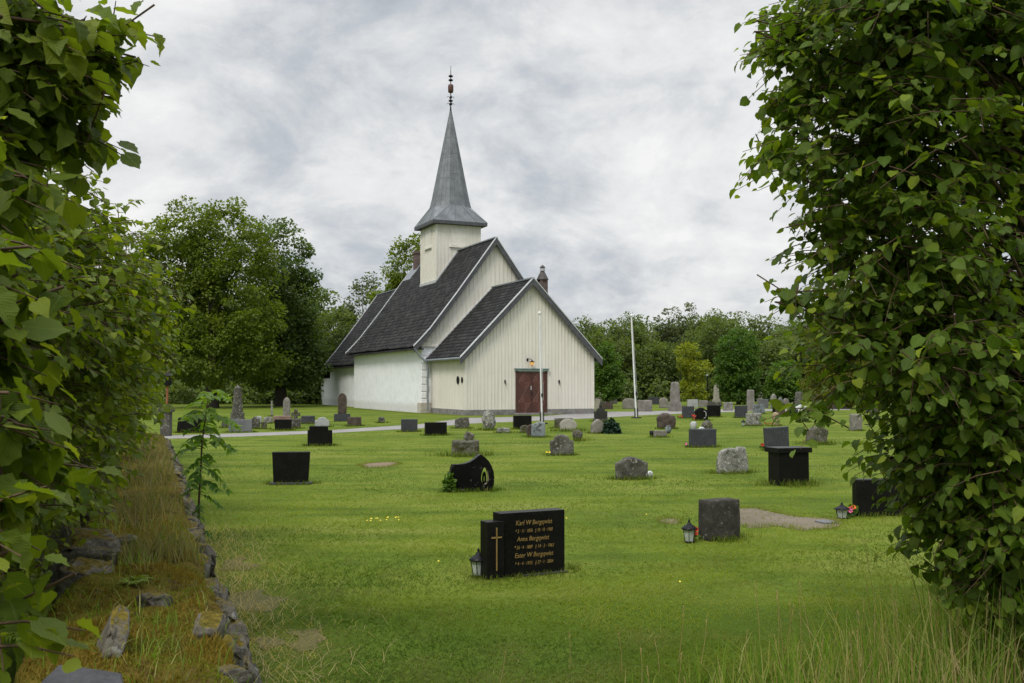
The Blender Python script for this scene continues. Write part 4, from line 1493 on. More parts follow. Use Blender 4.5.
# big black chest stone with cap
p = gp(794.5, 485.5)
mpp = p.y / F
g8 = empty('gravestone', p, R(17), 'large black chest-like gravestone with an overhanging cap, by the linden tree', 'gravestone', GRAVES)
w8, h8 = 0.56, 36 * mpp
MB().box((-w8 / 2, 0, -0.06), (w8 / 2, 0.34, h8 * 0.90)).build('headstone', M['granite_black'], g8, bevel=0.006)
MB().box((-w8 / 2 - 0.04, -0.04, h8 * 0.902), (w8 / 2 + 0.04, 0.39, h8 * 1.04)).build('cap', M['granite_black'], g8, bevel=0.006)
STONES.append((p.copy(), w8 / 2, 0.34, R(17), 2.2))
stone('slab', 765, 789.5, 427.5, 450.5, 'granite_dark', 'dark grey upright slab with a pale top edge directly behind the black chest stone', 0.14, 16, 1.03, lean=-3)
stone('slab', 689, 716.5, 429.3, 447.5, 'granite_dark', 'dark grey rectangular gravestone in front of a small mossy boulder', 0.18, 8, 1.0)
stone('shoulder', 549.5, 574, 434.8, 455.5, 'weathered', 'dark weathered gravestone with a raised middle and rounded shoulders', 0.16, 10, 0.98, 0.012, bevel=0.02)
# low chest with a tilted fragment on top
_, gq, gw_, gh_, gy_ = stone('slab', 451, 480, 440.8, 456.5, 'mossy', 'low broad lichen-covered stone in rank grass behind the black swoop stone', 0.35, 8, 0.97, 0.03, bevel=0.04, grass=2.6)
fr = link('stone_fragment', slab_mesh('stone_fragment', outline('slab', 0.20, 0.19), 0.12, 0.02, 0.02, 5.0, sink=0.0), M['mossy'], None, True)
fr.location = gq + Vector((0.03, 0.18, gh_ - 0.01))
fr.rotation_euler = (0.1, R(24), R(20))
tag(fr, 'tilted broken fragment standing on the low broad lichen-covered stone', 'stone fragment')
stone('slab', 424.5, 447, 422.5, 435.5, 'granite_black', 'small black rectangular gravestone in front of the porch corner', 0.16, 20)
stone('slab', 401, 417.5, 419.3, 432, 'granite_dark', 'dark grey slab in front of the white church wall near the downpipe', 0.16, 8)
stone('jag', 454.5, 469.5, 417.3, 428.6, 'weathered', 'small weathered streaky gravestone in front of the porch side wall', 0.2, 6, 1.0, 0.012)
stone('round', 481.5, 496, 410.6, 430.3, 'lichen_grey', 'tall round-topped lichen boulder gravestone in front of the porch', 0.3, 10, 0.95, 0.04, bevel=0.06, belly=0.06, grass=2.6)
stone('slab', 496.5, 510.5, 428.4, 433.2, 'lichen_grey', 'low flat stone lying beside the lichen boulder', 0.4, 10, 0.95, 0.02)
stone('slab', 513, 531.8, 415.7, 429.3, 'granite_black', 'black rectangular gravestone just left of the brown church door', 0.16, 12)
_, *_z = stone('lean', 531, 545.5, 421.8, 437.5, 'granite_blue', 'blue-grey streaky slab in front of the flagpole foot', 0.16, 10, 0.95, 0.008)
stone('lean', 526.5, 532.5, 424.5, 437, 'brown_stone', 'narrow dark stone leaning against the blue-grey slab', 0.14, 10, 0.9, 0.01)
stone('waist', 518.5, 530, 425.5, 433, 'mossy', 'small broken boulder left of the blue-grey slab', 0.2, 10, 0.9, 0.03)
stone('slab', 554, 573, 418.4, 428.3, 'mossy', 'mossy dark slab standing behind the leaning beige stone', 0.2, 8, 0.97, 0.015)
stone('round', 558.5, 577, 418.8, 431.3, 'beige_stone', 'leaning rounded beige stone in tall grass in front of the porch', 0.2, 8, 0.95, 0.01, tilt=-8, lean=7, grass=2.6)
stone('round', 571.5, 583.5, 429.8, 441, 'mossy', 'small mossy round boulder right of the shouldered gravestone', 0.25, 8, 0.95, 0.03, bevel=0.06, belly=0.05, grass=2.0)
o, p, w, h, yw = stone('shoulder', 594, 607.5, 410.5, 421.5, 'granite_side', 'small black ornate gravestone topped with a finial at the porch right corner', 0.16, 10, base=(1.18, 0.04, 0.12, 'weathered'))
MB().lathe([(0.03, h + 0.08), (0.09, h + 0.16), (0.05, h + 0.24), (0.07, h + 0.29), (0.01, h + 0.35)], (0, 0.08, 0), 8).build('finial', M['granite_side'], o, True)
stone('point', 590.5, 605.5, 419.3, 433.6, 'grey_brown', 'grey pointed gravestone beside a small dark evergreen bush', 0.2, 10, 0.95, 0.015)
stone('scallop', 656, 675.5, 413.3, 429, 'brown_stone', 'rough brown natural gravestone with white lichen patches on its top', 0.22, 8, 1.0, 0.03, bevel=0.03, belly=0.03)
stone('slab', 653.5, 667, 430.8, 437.5, 'grey_brown', 'low grey block in front of the rough brown gravestone', 0.2, 8)
# right-hand field
stone('slab', 682, 694.3, 406.3, 418.4, 'granite_dark', 'square slate-grey slab left of the black carved stone', 0.14, 8)
o, p, w, h, yw = stone('scallop', 694, 708.3, 407.6, 420.6, 'granite_black', 'black carved gravestone with a curved white-edged top and pale emblem', 0.16, 6, 1.0, 0.006)
MB().tube([(0.16 * math.cos(a) * 0.55 + 0.13, -0.012, h * 0.45 + 0.16 * math.sin(a)) for a in np.linspace(-1.9, 1.9, 12)], 0.02, 6).build('pale_emblem', M['granite_pale'], o, True)
stone('slab', 707, 720.7, 405.4, 417.2, 'granite_black', 'black rectangular slab right of the black carved stone', 0.14, 8)
stone('slab', 734.8, 747.5, 405.7, 418, 'granite_dark', 'dark slate slab standing alone left of two pale stones', 0.14, 10)
stone('slab', 753, 764.8, 404.6, 414, 'granite_blue', 'light blue-grey slab behind the plain grey block', 0.14, 8)
stone('slab', 746, 761.7, 413.3, 426, 'lichen_grey', 'plain grey weathered block with a little lantern at its left', 0.2, 10, 1.0, 0.006)
stone('waist', 771, 780.5, 412.6, 426, 'tan_stone', 'small tan natural stone with a narrow top', 0.25, 10, 1.0, 0.03, bevel=0.04, belly=0.03)
stone('slab', 772.5, 784.8, 403.6, 413, 'granite_black', 'black slab behind a low brown stone', 0.14, 10)
stone('slab', 775.5, 785.3, 406.2, 416, 'brown_stone', 'low dark brown stone in front of a black slab', 0.18, 10, 1.0, 0.01)
stone('jag', 795, 807.2, 404.6, 415, 'stone_white', 'bright white rounded gravestone beside a blue-grey bush', 0.18, 10, 0.9, 0.012)


def pillar(x0, x1, yt, yb, mat, label, kind='obelisk', plinth=0.28, taper=0.62, name='obelisk', rough=0.0):
    """obelisk or column standing on a stepped plinth"""
    p = gp((x0 + x1) / 2, yb)
    mpp = p.y / F
    w = (x1 - x0) * mpp / 1.2
    h = (yb - yt) * mpp
    o = empty(name, p + Vector((0, w * 0.5, 0)), YAW, label, 'gravestone', GRAVES)
    b = w / 2
    ph = plinth * h
    MB().box((-b, -b, -0.08), (b, b, ph * 0.55)).box((-b * 0.9, -b * 0.9, ph * 0.55), (b * 0.9, b * 0.9, ph)).build('plinth', M[mat], o, bevel=0.02)
    s = b * 0.72
    e = s * taper
    mb = MB()
    top = h * (0.93 if kind == 'obelisk' else 0.955)
    vs = [(-s, -s, ph), (s, -s, ph), (s, s, ph), (-s, s, ph), (-e, -e, top), (e, -e, top), (e, e, top), (-e, e, top)]
    fs = [(0, 3, 2, 1), (0, 1, 5, 4), (1, 2, 6, 5), (2, 3, 7, 6), (3, 0, 4, 7)]
    if kind == 'obelisk':
        vs.append((0, 0, h))
        fs += [(4, 5, 8), (5, 6, 8), (6, 7, 8), (7, 4, 8)]
    elif kind == 'round':
        k = 0.75
        vs += [(-e * k, -e * k, h), (e * k, -e * k, h), (e * k, e * k, h), (-e * k, e * k, h)]
        fs += [(4, 5, 9, 8), (5, 6, 10, 9), (6, 7, 11, 10), (7, 4, 8, 11), (8, 9, 10, 11)]
    mb.add(vs, fs)
    mb.build('shaft', M[mat], o, bevel=0.015)
    if kind == 'ball':
        pass
    STONES.append((p.copy(), b, w, YAW, 1.0))
    return o, p, w, h


pillar(669.5, 682.5, 382, 411.5, 'grey_brown', 'broad grey obelisk on a flared plinth right of the taller flagpole', 'round', 0.3, 0.78)
pillar(746.8, 756.5, 389.8, 411, 'grey_brown', 'stout grey column with rounded top behind the dark slate slab', 'round', 0.1, 0.9, 'gravestone')
stone('arch', 756.8, 763.3, 391.3, 403.5, 'beige_stone', 'pale narrow arched gravestone right of the stout column', 0.3, 10, 0.95, 0.01)
stone('slab', 758.5, 768.5, 399.2, 408, 'granite_grey', 'grey slab half hidden behind the pale arched gravestone', 0.18, 10)
stone('round', 770, 777.5, 394.3, 408.4, 'lichen_grey', 'tall rounded grey-brown gravestone behind the black slab', 0.3, 10, 0.9, 0.02)
stone('point', 777.5, 783.3, 397.2, 405.5, 'granite_grey', 'small pointed grey gravestone behind the black slab', 0.25, 10, 0.95, 0.01)
stone('arch', 783, 789.5, 398.6, 408, 'grey_brown', 'small brown arched gravestone left of the tall slender pillar', 0.25, 10, 0.9, 0.02)
pillar(791.5, 798, 387.8, 403, 'grey_brown', 'tall slender grey pillar at the wood edge', 'round', 0.06, 0.95, 'gravestone')
pillar(794.8, 806, 391.8, 410.5, 'weathered', 'thick weathered obelisk in front of the tall slender pillar', 'round', 0.12, 0.75)
pillar(813.5, 822, 394, 407.5, 'granite_grey', 'short grey obelisk with a pointed top near the linden branches', 'obelisk', 0.45, 0.6)
stone('slab', 723.5, 733, 402.3, 410.6, 'lichen_grey', 'pale lichen slab right of the black rectangular slab', 0.18, 10, 0.95, 0.015)
stone('slab', 687.3, 698, 399.6, 407.3, 'granite_pale', 'pale grey slab behind the square slate-grey slab', 0.16, 8)
pillar(692.3, 698.7, 383.8, 401.6, 'weathered', 'slender dark obelisk left of the first lamp post', 'obelisk', 0.25, 0.6)
pillar(713.3, 720.7, 383.6, 403, 'beige_stone', 'slender pale column on a wide block right of the first lamp post', 'round', 0.2, 0.8)
stone('slab', 708, 722, 401.5, 406.8, 'weathered', 'low dark weathered block below the slender pale column', 0.3, 8, 0.95, 0.02)
stone('slab', 698.5, 708, 400.5, 407, 'grey_brown', 'low brown slab behind the black carved stone', 0.2, 8, 0.95, 0.015)
stone('arch', 659.2, 668.2, 397.7, 408, 'grey_brown', 'grey-brown arched gravestone left of the broad obelisk', 0.2, 8, 1.0, 0.01)
stone('arch', 622.5, 636.5, 398.4, 409, 'grey_brown', 'broad low arched gravestone behind the taller flagpole', 0.3, 8, 1.0, 0.02)
stone('slab', 637, 652.5, 400.3, 411.5, 'grey_brown', 'long grey weathered block in rank grass right of the taller flagpole', 0.3, 8, 0.97, 0.025, grass=2.5)
stone('slab', 648.5, 659, 397.2, 404.5, 'granite_dark', 'far dark slab under the trees left of the arched gravestone', 0.3, 8)
stone('shoulder', 595.5, 602.3, 391.4, 405, 'grey_brown', 'grey cross-shouldered gravestone closest to the right porch wall', 0.25, 10, 0.9, 0.02)
stone('slab', 602.3, 613, 401.8, 409.2, 'brown_stone', 'low brown slab behind the church with a white figure on it', 0.25, 8, 1.0, 0.01)
stone('arch', 605.8, 611.3, 389.6, 402.5, 'weathered', 'tall dark arched gravestone under the hornbeam behind the porch', 0.25, 10, 0.9, 0.02)
pillar(611.5, 617.3, 388.5, 404, 'weathered', 'small weathered obelisk under the hornbeam behind the porch', 'obelisk', 0.5, 0.55)
stone('slab', 594.8, 600, 399.3, 409.3, 'beige_stone', 'narrow pinkish beige stone hard against the right porch corner', 0.2, 10)
stone('slab', 830.5, 846, 397.7, 409, 'brown_stone', 'dark brown slab behind the linden branches', 0.25, 8, 0.97, 0.01)
stone('arch', 806, 828.5, 427.5, 444.5, 'mossy', 'mossy grey arched stone partly hidden behind the lowest linden leaves', 0.3, 10, 0.95, 0.03, grass=2.5)
stone('slab', 850, 862.5, 414.5, 431, 'grey_brown', 'tall brown-grey stone seen through the linden branches', 0.3, 10, 0.97, 0.015)
stone('slab', 866, 879, 399, 413, 'weathered', 'weathered slab at the right seen through linden leaves', 0.25, 10, 0.97, 0.015)
_, g58, w58, h58, y58 = stone('slab', 854.5, 915, 480, 516, 'granite_black', 'black gravestone half covered by the linden branches, orange flowers at its left', 0.15, 6)
stone('round', 701, 713.7, 420.9, 431.3, 'mossy', 'small mossy boulder behind the dark grey rectangular gravestone', 0.3, 8, 0.95, 0.03, bevel=0.06, belly=0.05)
fp = gp(826, 523)
MB().box((-0.09, -0.10, 0), (0.08, 0.10, 0.025)).build('flat_plate', M['granite_grey'], None, bevel=0.008).location = fp
ob = bpy.data.objects['flat_plate']
ob.rotation_euler = (0, 0, R(20))
tag(ob, 'pale flat plaque lying in the grass at the edge of the bare soil', 'plaque')

# left-hand graves
pillar(227.5, 243.5, 385, 424, 'weathered', 'tall dark obelisk under the big lindens left of the church', 'obelisk', 0.29, 0.62)
stone('slab', 229, 251.8, 419.8, 432.5, 'granite_grey', 'grey rectangular slab in front of the tall dark obelisk', 0.16, 8)
stone('arch', 221.5, 229.5, 420, 428, 'weathered', 'small dark stone left of the tall dark obelisk', 0.25, 8, 0.95, 0.02)
stone('scallop', 250.5, 260, 416.6, 429, 'weathered', 'dark rough gravestone right of the grey rectangular slab', 0.25, 8, 1.0, 0.02)
stone('arch', 255.5, 261.8, 416.2, 424, 'granite_pale', 'pale arched stone under the lindens, one of a close pair', 0.25, 8, 1.0, 0.01)
stone('waist', 260, 267.3, 421.5, 429.2, 'mossy', 'small mossy stone in front of two pale arched stones', 0.2, 8, 1.0, 0.02)
stone('arch', 263.5, 272.5, 416.8, 423.6, 'lichen_grey', 'broad low pale arched stone behind the small mossy stone', 0.25, 8, 1.0, 0.02)
pillar(269.8, 272.9, 401, 416.5, 'lichen_grey', 'very thin pale post-like stone under the lindens', 'round', 0.06, 0.85, 'gravestone')
stone('arch', 282.8, 290.2, 397.8, 418, 'grey_brown', 'tall narrow weathered stone rising from a reddish block', 0.25, 8, 0.95, 0.02)
stone('slab', 273, 291.3, 416, 422.8, 'red_stone', 'low reddish block behind the tapered black stone', 0.3, 8, 0.97, 0.015)
# cross
p = gp(295.5, 428.6)
mpp = p.y / F
cr = empty('cross_gravestone', p, R(10), 'weathered stone cross with short arms on a rough plinth left of the church', 'gravestone', GRAVES)
link('plinth', slab_mesh('plinth', outline('slab', 10 * mpp, 10 * mpp, 0.88), 0.4, 0.02, 0.03, 9.0), M['weathered'], cr, True)
z0 = 9.6 * mpp
a_, l_ = 1.6 * mpp, 4.3 * mpp
link('cross', slab_mesh('cross', [(-a_, z0), (a_, z0), (a_, z0 + 3 * mpp), (l_, z0 + 3 * mpp), (l_, z0 + 6.3 * mpp), (a_, z0 + 6.3 * mpp), (a_ * 1.1, z0 + 9.8 * mpp), (-a_ * 1.1, z0 + 9.8 * mpp), (-a_, z0 + 6.3 * mpp), (-l_, z0 + 6.3 * mpp), (-l_, z0 + 3 * mpp), (-a_, z0 + 3 * mpp)], 0.2, 0.02, 0.02, 11.0), M['mossy'], cr, True).location.y = 0.1
STONES.append((p.copy(), 5 * mpp, 0.4, R(10), 1.0))
stone('slab', 275, 291.2, 419.6, 430.4, 'granite_black', 'black gravestone narrowing towards its foot, in front of the reddish block', 0.15, 8, 1.06)
stone('slab', 301, 315, 416, 424, 'granite_dark', 'low dark slab between the cross and the pale slab', 0.2, 8, 0.97, 0.01)
stone('shoulder', 315, 329.3, 417.4, 427.2, 'granite_pale', 'light grey gravestone behind the stepped black one', 0.16, 8)
stone('arch', 337.8, 346.5, 400.8, 421.4, 'brown_stone', 'tall brown stone on a grey base close to the white church wall', 0.2, 8, 1.0, 0.008, base=(1.85, 0.12, 0.34, 'granite_dark'))
stone('slab', 347.5, 361.3, 417.2, 426.3, 'brown_stone', 'low brown-grey block on the grass by the white church wall', 0.22, 8, 0.98, 0.01)
stone('waist', 377, 385.3, 417, 423, 'weathered', 'small dark boulder at the foot of the white church wall', 0.25, 8, 1.0, 0.02)
stone('lean', 177, 207, 414.5, 433, 'granite_black', 'black gravestone with a sloping top partly hidden behind the rowan sapling', 0.2, 0, 0.9, lean=0)


# ------------------------------------------------------------------ lanterns, flowers, vases, small shrubs
def lantern(p, h, label, yaw=0.3, wide=1.0):
    o = empty('grave_lantern', p, yaw, label, 'lantern', 'grave lanterns')
    r = h * 0.285 * wide
    MB().lathe([(r * 0.95, -0.01), (r * 0.95, h * 0.05), (r * 0.7, h * 0.07)], n=6).build('foot', M['black_iron'], o)
    MB().lathe([(r * 0.62, h * 0.06), (r * 0.95, h * 0.56)], n=6).build('glass', M['lantern_pane'], o)
    for k in range(6):
        a = k * math.pi / 3
        MB().tube([(r * 0.66 * math.cos(a), r * 0.66 * math.sin(a), h * 0.05), (r * 1.0 * math.cos(a), r * 1.0 * math.sin(a), h * 0.57)], h * 0.014, 4).build('frame_bar', M['black_iron'], o)
    MB().lathe([(r * 1.0, h * 0.55), (r * 1.2, h * 0.57), (r * 1.2, h * 0.60), (r * 0.8, h * 0.70), (r * 0.35, h * 0.78), (r * 0.3, h * 0.84), (r * 0.12, h * 0.86), (r * 0.2, h * 0.90), (r * 0.06, h * 1.0)], n=12).build('roof_cap', M['black_iron'], o, True)
    return o


lantern(gp(478.5, 576.5), 0.245, 'black grave lantern with frosted panes beside the stone with the gilded names')
lantern(gp(689.3, 542.5), 0.245, 'black grave lantern with frosted panes left of the rough dark granite stone')
lantern(gp(842, 518.5), 0.20, 'squat black grave lantern beside orange flowers by the linden', wide=1.45)
lantern(gp(743.3, 426), 0.28, 'tiny dark lantern at the left of the plain grey block')


def flowers(p, n, spread, height, petal, label, size=0.028, name='flower_bunch', leafm='leaf_green', extra=None):
    o = empty(name, p, 0, label, 'flowers')
    pos = np.array(p)
    k = n * 4
    q = rng.normal(0, 1, (k, 3)) * spread * 0.7
    q[:, 2] = np.abs(q[:, 2]) * 0.3 + height * rng.uniform(0.1, 0.75, k)
    part = leaf_cloud(q, rng.normal(0, 1, (k, 3)) + [0, 0, 0.6], rng.normal(0, 1, (k, 3)) + [0, -0.6, 1], np.full(k, size * 1.5), rng.random(k), rng.random(k) * 0.3, 1)
    link('leaves', np_mesh('leaves', part[0], part[1], part[2], part[3]), M[leafm], o)
    for i in range(n):
        c = rng.normal(0, 1, 3) * spread * 0.6
        c[2] = height * rng.uniform(0.55, 1.0)
        m = petal[i % len(petal)]
        mb = MB()
        for a in np.linspace(0, 2 * math.pi, 6)[:-1] + rng.random():
            d = Vector((math.cos(a), math.sin(a) * 0.6 - 0.3, math.sin(a) * 0.7))
            e = Vector((-math.sin(a), 0.1, math.cos(a))) * size * 0.5
            b = Vector(c)
            mb.add([b, b + d * size * 0.6 + e, b + d * size - Vector((0, size * .2, 0)), b + d * size * 0.6 - e], [(0, 1, 2, 3)])
        mb.lathe([(0.001, 0), (size * 0.5, size * 0.25), (0.001, size * 0.5)], tuple(c), 6, False)
        mb.build('bloom', M[m], o)
    return o


flowers(gp(698, 540) + Vector((-0.02, 0.02, 0)), 4, 0.03, 0.12, ['red_petal'], 'small red flowers between the lantern and the rough dark granite stone', 0.024)
flowers(gp(851, 517), 6, 0.055, 0.155, ['orange_petal', 'orange_petal', 'pink_petal'], 'bunch of orange and pink flowers beside the squat black lantern', 0.036)
o = flowers(gp(693.5, 431), 3, 0.05, 0.56, ['red_petal'], 'red flowers in a pale vase beside the small mossy boulder', 0.05, 'flower_vase')
MB().lathe([(0.05, 0), (0.11, 0.12), (0.12, 0.28), (0.07, 0.34)], n=10).build('vase', M['granite_pale'], o, True)
flowers(gp(680.5, 418.5), 3, 0.12, 0.14, ['red_petal'], 'tiny red flowers left of the square slate-grey slab', 0.05)
flowers(gp(764.3, 450), 4, 0.06, 0.14, ['red_petal'], 'red flowers at the foot of the dark slab with pale top edge', 0.05)
flowers(gp(767.3, 425.5), 3, 0.09, 0.12, ['red_petal'], 'tiny red flowers left of the small tan stone', 0.04)
flowers(gp(735, 418), 2, 0.08, 0.2, ['red_petal'], 'tiny red flowers left of the dark slate slab', 0.04)
flowers(gp(687, 447.5), 3, 0.05, 0.12, ['pink_petal'], 'small pink flowers left of the dark grey rectangular gravestone', 0.028)
flowers(gp(547.6, 456), 2, 0.05, 0.1, ['yellow_petal'], 'tiny yellow flowers left of the dark shouldered gravestone', 0.03)
va = empty('grave_vase', gp(668.3, 433.5), 0, 'small grey-blue vase between the low grey block and the brown stone', 'vase')
MB().lathe([(0.05, 0), (0.10, 0.08), (0.11, 0.2), (0.06, 0.25), (0.08, 0.28)], n=10).build('body', M['granite_blue'], va, True)
vb = empty('grave_vase', gp(652, 437), 0, 'small black vase at the left end of the low grey block', 'vase')
MB().lathe([(0.06, 0), (0.08, 0.1), (0.08, 0.2)], n=10).build('body', M['black_iron'], vb, True)
for (x, y, s, lab) in ((702, 431.5, 0.2, 'white stone lying at the foot of the small mossy boulder'), (805, 415.8, 0.18, 'white pebble right of the bright white gravestone'), (611.7, 402.3, 0.35, 'small white figure on the low brown slab behind the church')):
    o = link('pebble', slab_mesh('pebble', outline('round', s, s * 0.8), s * 0.6, 0.02, 0.03, x), M['stone_white'], None, True)
    o.location = gp(x, y)
    tag(o, lab, 'pebble' if 'figure' not in lab else 'figure')


def small_bush(p, r, h, n, leaf, mat, label, lod=1, name='shrub', cat='shrub'):
    o = empty(name, p, 0, label, cat)
    d = unit(rng.normal(0, 1, (n, 3)))
    d[:, 2] = np.abs(d[:, 2])
    rr = rng.uniform(0.55, 1.0, n) * (1 + 0.18 * np.sin(d[:, 0] * 7) * np.cos(d[:, 1] * 6))
    q = d * np.array([r, r, h]) * rr[:, None]
    part = leaf_cloud(q, d + rng.normal(0, 0.5, (n, 3)), d + np.array([0, 0, 0.7]) + rng.normal(0, 0.4, (n, 3)), leaf * rng.uniform(0.6, 1.2, n), rng.random(n), rng.random(n) ** 3 * 0.6, lod)
    link('foliage', np_mesh('foliage', part[0], part[1], part[2], part[3]), M[mat], o)
    MB().tube([(0, 0, -0.02), (0.01, 0, h * 0.5)], [r * 0.08, r * 0.04], 5).build('stem', M['bark'], o)
    return o


small_bush(gp(610.5, 433.5), 0.33, 0.45, 900, 0.09, 'leaf_ever', 'small dark evergreen bush beside the grey pointed gravestone')
small_bush(gp(792.3, 415.5), 0.3, 0.42, 500, 0.09, 'leaf_ever', 'low blue-green bush left of the bright white gravestone')
small_bush(gp(449.3, 492.5) + Vector((0, .05, 0)), 0.09, 0.26, 110, 0.07, 'leaf_green', 'small leafy green plant at the left foot of the black swoop stone', name='grave_plant', cat='plant')


# ------------------------------------------------------------------ trees
def trunk_mb(h, r, limbs, spread, seed, lean=0.0, fork=0.35):
    rnd = random.Random(seed)
    mb = MB()
    path, rad = [], []
    for i in range(6):
        t = i / 5
        path.append((lean * t * h * 0.2 + rnd.uniform(-.02, .02) * h * t, rnd.uniform(-.02, .02) * h * t, h * t - 0.1))
        rad.append(r * (1.35 if i == 0 else 1.0 - 0.75 * t))
    mb.tube(path, rad, 9)
    for k in range(limbs):
        t = rnd.uniform(fork, 0.92)
        a = 2.4 * k + rnd.uniform(-.4, .4)
        j = min(4, int(t * 5))
        b = Vector(path[j]).lerp(Vector(path[j + 1]), t * 5 - j)
        L = spread * rnd.uniform(0.7, 1.0) * (1.15 - 0.6 * t)
        p = [b]
        for q in (0.35, 0.7, 1.0):
            p.append(b + Vector((math.cos(a) * L * q, math.sin(a) * L * q, L * (0.55 * q + 0.25 * q * q) + rnd.uniform(-.05, .05) * L)))
        rr = r * (0.45 - 0.25 * t)
        mb.tube(p, [rr, rr * 0.75, rr * 0.5, rr * 0.22], 6)
        for w in range(2):
            c = Vector(p[1 + w])
            a2 = a + rnd.choice((-1, 1)) * rnd.uniform(.5, 1.0)
            L2 = L * 0.5
            mb.tube([c, c + Vector((math.cos(a2) * L2 * .5, math.sin(a2) * L2 * .5, L2 * .35)), c + Vector((math.cos(a2) * L2, math.sin(a2) * L2, L2 * .8))], [rr * .5, rr * .35, rr * .12], 5)
    return mb


def clump_crown(env, n_clump, per, clump_r, leaf, seed, gap=0.0, young=0.15, flat=0.75):
    """leaves gathered in clumps spread through a crown; env(n) gives clump centres and outward directions"""
    r_ = np.random.default_rng(seed)
    c, out = env(n_clump, r_)
    P_, A_, N_, S_, R_, G_ = [], [], [], [], [], []
    k = n_clump * per
    idx = np.repeat(np.arange(n_clump), per)
    cr = clump_r * r_.uniform(0.55, 1.35, n_clump)[idx]
    d = unit(r_.normal(0, 1, (k, 3)))
    rad = r_.uniform(0.25, 1.0, k) ** 0.6
    pos = c[idx] + d * np.stack([cr, cr, cr * flat], -1) * rad[:, None]
    ax = unit(d + out[idx] * 0.6 + r_.normal(0, 0.5, (k, 3)) - np.array([0, 0, 0.35]))
    nr = unit(d * 0.7 + out[idx] * 0.4 + np.array([0, 0, 0.75]) + r_.normal(0, 0.45, (k, 3)))
    tone = r_.uniform(0.15, 0.85, n_clump)[idx]
    rr = np.clip(tone * 0.7 + r_.uniform(0, 0.35, k), 0, 1)
    gg = np.clip((r_.random(n_clump)[idx] ** 2) * young * 2 + r_.random(k) * young, 0, 1)
    return leaf_cloud(pos, ax, nr, leaf * r_.uniform(0.6, 1.3, k), rr, gg, 2)


def env_ellipsoids(ells, inner=0.35):
    def f(n, r_):
        vol = np.array([e[1][0] * e[1][1] * e[1][2] for e in ells]) ** 0.7
        pick = r_.choice(len(ells), n, p=vol / vol.sum())
        C = np.array([e[0] for e in ells])[pick]
        Rr = np.array([e[1] for e in ells])[pick]
        d = unit(r_.normal(0, 1, (n, 3)))
        rad = np.where(r_.random(n) < 0.75, r_.uniform(0.75, 1.0, n), r_.uniform(inner, 0.8, n))
        return C + d * Rr * rad[:, None], unit(d / Rr)
    return f


def make_tree(name, base, h, r, ells, n_clump, per, clump_r, leaf, mat, label, seed, group=None, bark='bark', limbs=9, cat='tree', flat=0.75, young=0.15, fork=0.3):
    o = empty(name, base, 0, label, cat, group)
    spread = max(e[1][0] for e in ells) * 0.8
    trunk_mb(h * 0.82, r, limbs, spread, seed, fork=fork).build('trunk', M[bark], o, True)
    V, fs, T, uv = clump_crown(env_ellipsoids(ells), n_clump, per, clump_r, leaf, seed, flat=flat, young=young)
    link('crown', np_mesh('crown', V, fs, T), M[mat], o)
    return o


# the two tall lindens left of the church
b = gp(212, 416)
b.y, b.x = 72.0, (212 - 512) / F * 72
q = 72.0 / F
make_tree('linden_tree', b, 15.3, 0.42,
          [((-3.4, 0, 9.6), (2.4, 2.6, 4.2)), ((-1.5, 0, 10.9), (3.0, 3.4, 4.1)), ((1.2, 0, 10.6), (3.0, 3.4, 4.3)), ((-2.4, 0, 7.8), (3.0, 3.4, 4.6)), ((2.6, -0.5, 7.8), (2.7, 3.2, 4.6)), ((-0.5, -1, 4.6), (4.4, 3.6, 2.9)), ((3.0, 0, 4.2), (2.6, 3, 2.6)), ((-3.4, 0, 4.4), (2.3, 3, 2.6))],
          600, 88, 0.80, 0.205, 'leaf_big', 'tallest broad green linden left of the church behind the obelisk', 11, limbs=13)
make_tree('linden_tree', Vector(((281 - 512) / F * 78, 78, 0)), 14.6, 0.4,
          [((-0.2, 0, 10.0), (2.6, 3, 4.9)), ((1.0, 0, 7.2), (2.6, 3, 4.2)), ((-0.8, -0.6, 4.2), (3.2, 3, 3.0)), ((1.5, 0, 3.9), (2.0, 2.5, 2.6))],
          360, 88, 0.78, 0.21, 'leaf_deep', 'dark green linden close to the left end of the church', 12, limbs=11)
# trees behind the church
make_tree('birch_tree', Vector(((362 - 512) / F * 98, 98, 0)), 12.6, 0.22,
          [((0.3, 0, 9.4), (1.9, 2, 3.0)), ((-1.4, 0, 6.4), (1.9, 2, 3.0)), ((1.5, 0, 6.2), (1.8, 2, 3.0)), ((-2.6, 0, 4.0), (1.8, 2, 2.2))],
          190, 52, 0.75, 0.24, 'leaf_birch', 'thin airy birch with gaps in its crown behind the church chancel', 13, bark='birch_bark', limbs=12, young=0.3)
make_tree('broadleaf_tree', Vector(((404 - 512) / F * 92, 92, 0)), 15.2, 0.35,
          [((0.8, 0, 11.4), (2.1, 2.2, 4.2)), ((-1.0, 0, 9.6), (2.0, 2.0, 3.0)), ((-0.4, 0, 8.6), (2.4, 2.4, 3.4)), ((-1.2, 0, 6), (2.4, 2.4, 3))],
          300, 60, 0.8, 0.25, 'leaf_big', 'yellow-green tree rising behind the church roof left of the tower', 14, limbs=10)
bpy.data.objects[-1]
make_tree('broadleaf_tree', Vector(((334 - 512) / F * 88, 88, 0)), 8.4, 0.25,
          [((0, 0, 5.2), (2.6, 2.6, 3.2)), ((-1.5, 0, 3.2), (2.4, 2.4, 2.6)), ((2.4, 0, 2.6), (2.2, 2.2, 2.2))],
          180, 55, 0.75, 0.26, 'leaf_wood', 'lower dark tree between the linden and the chancel end', 15)

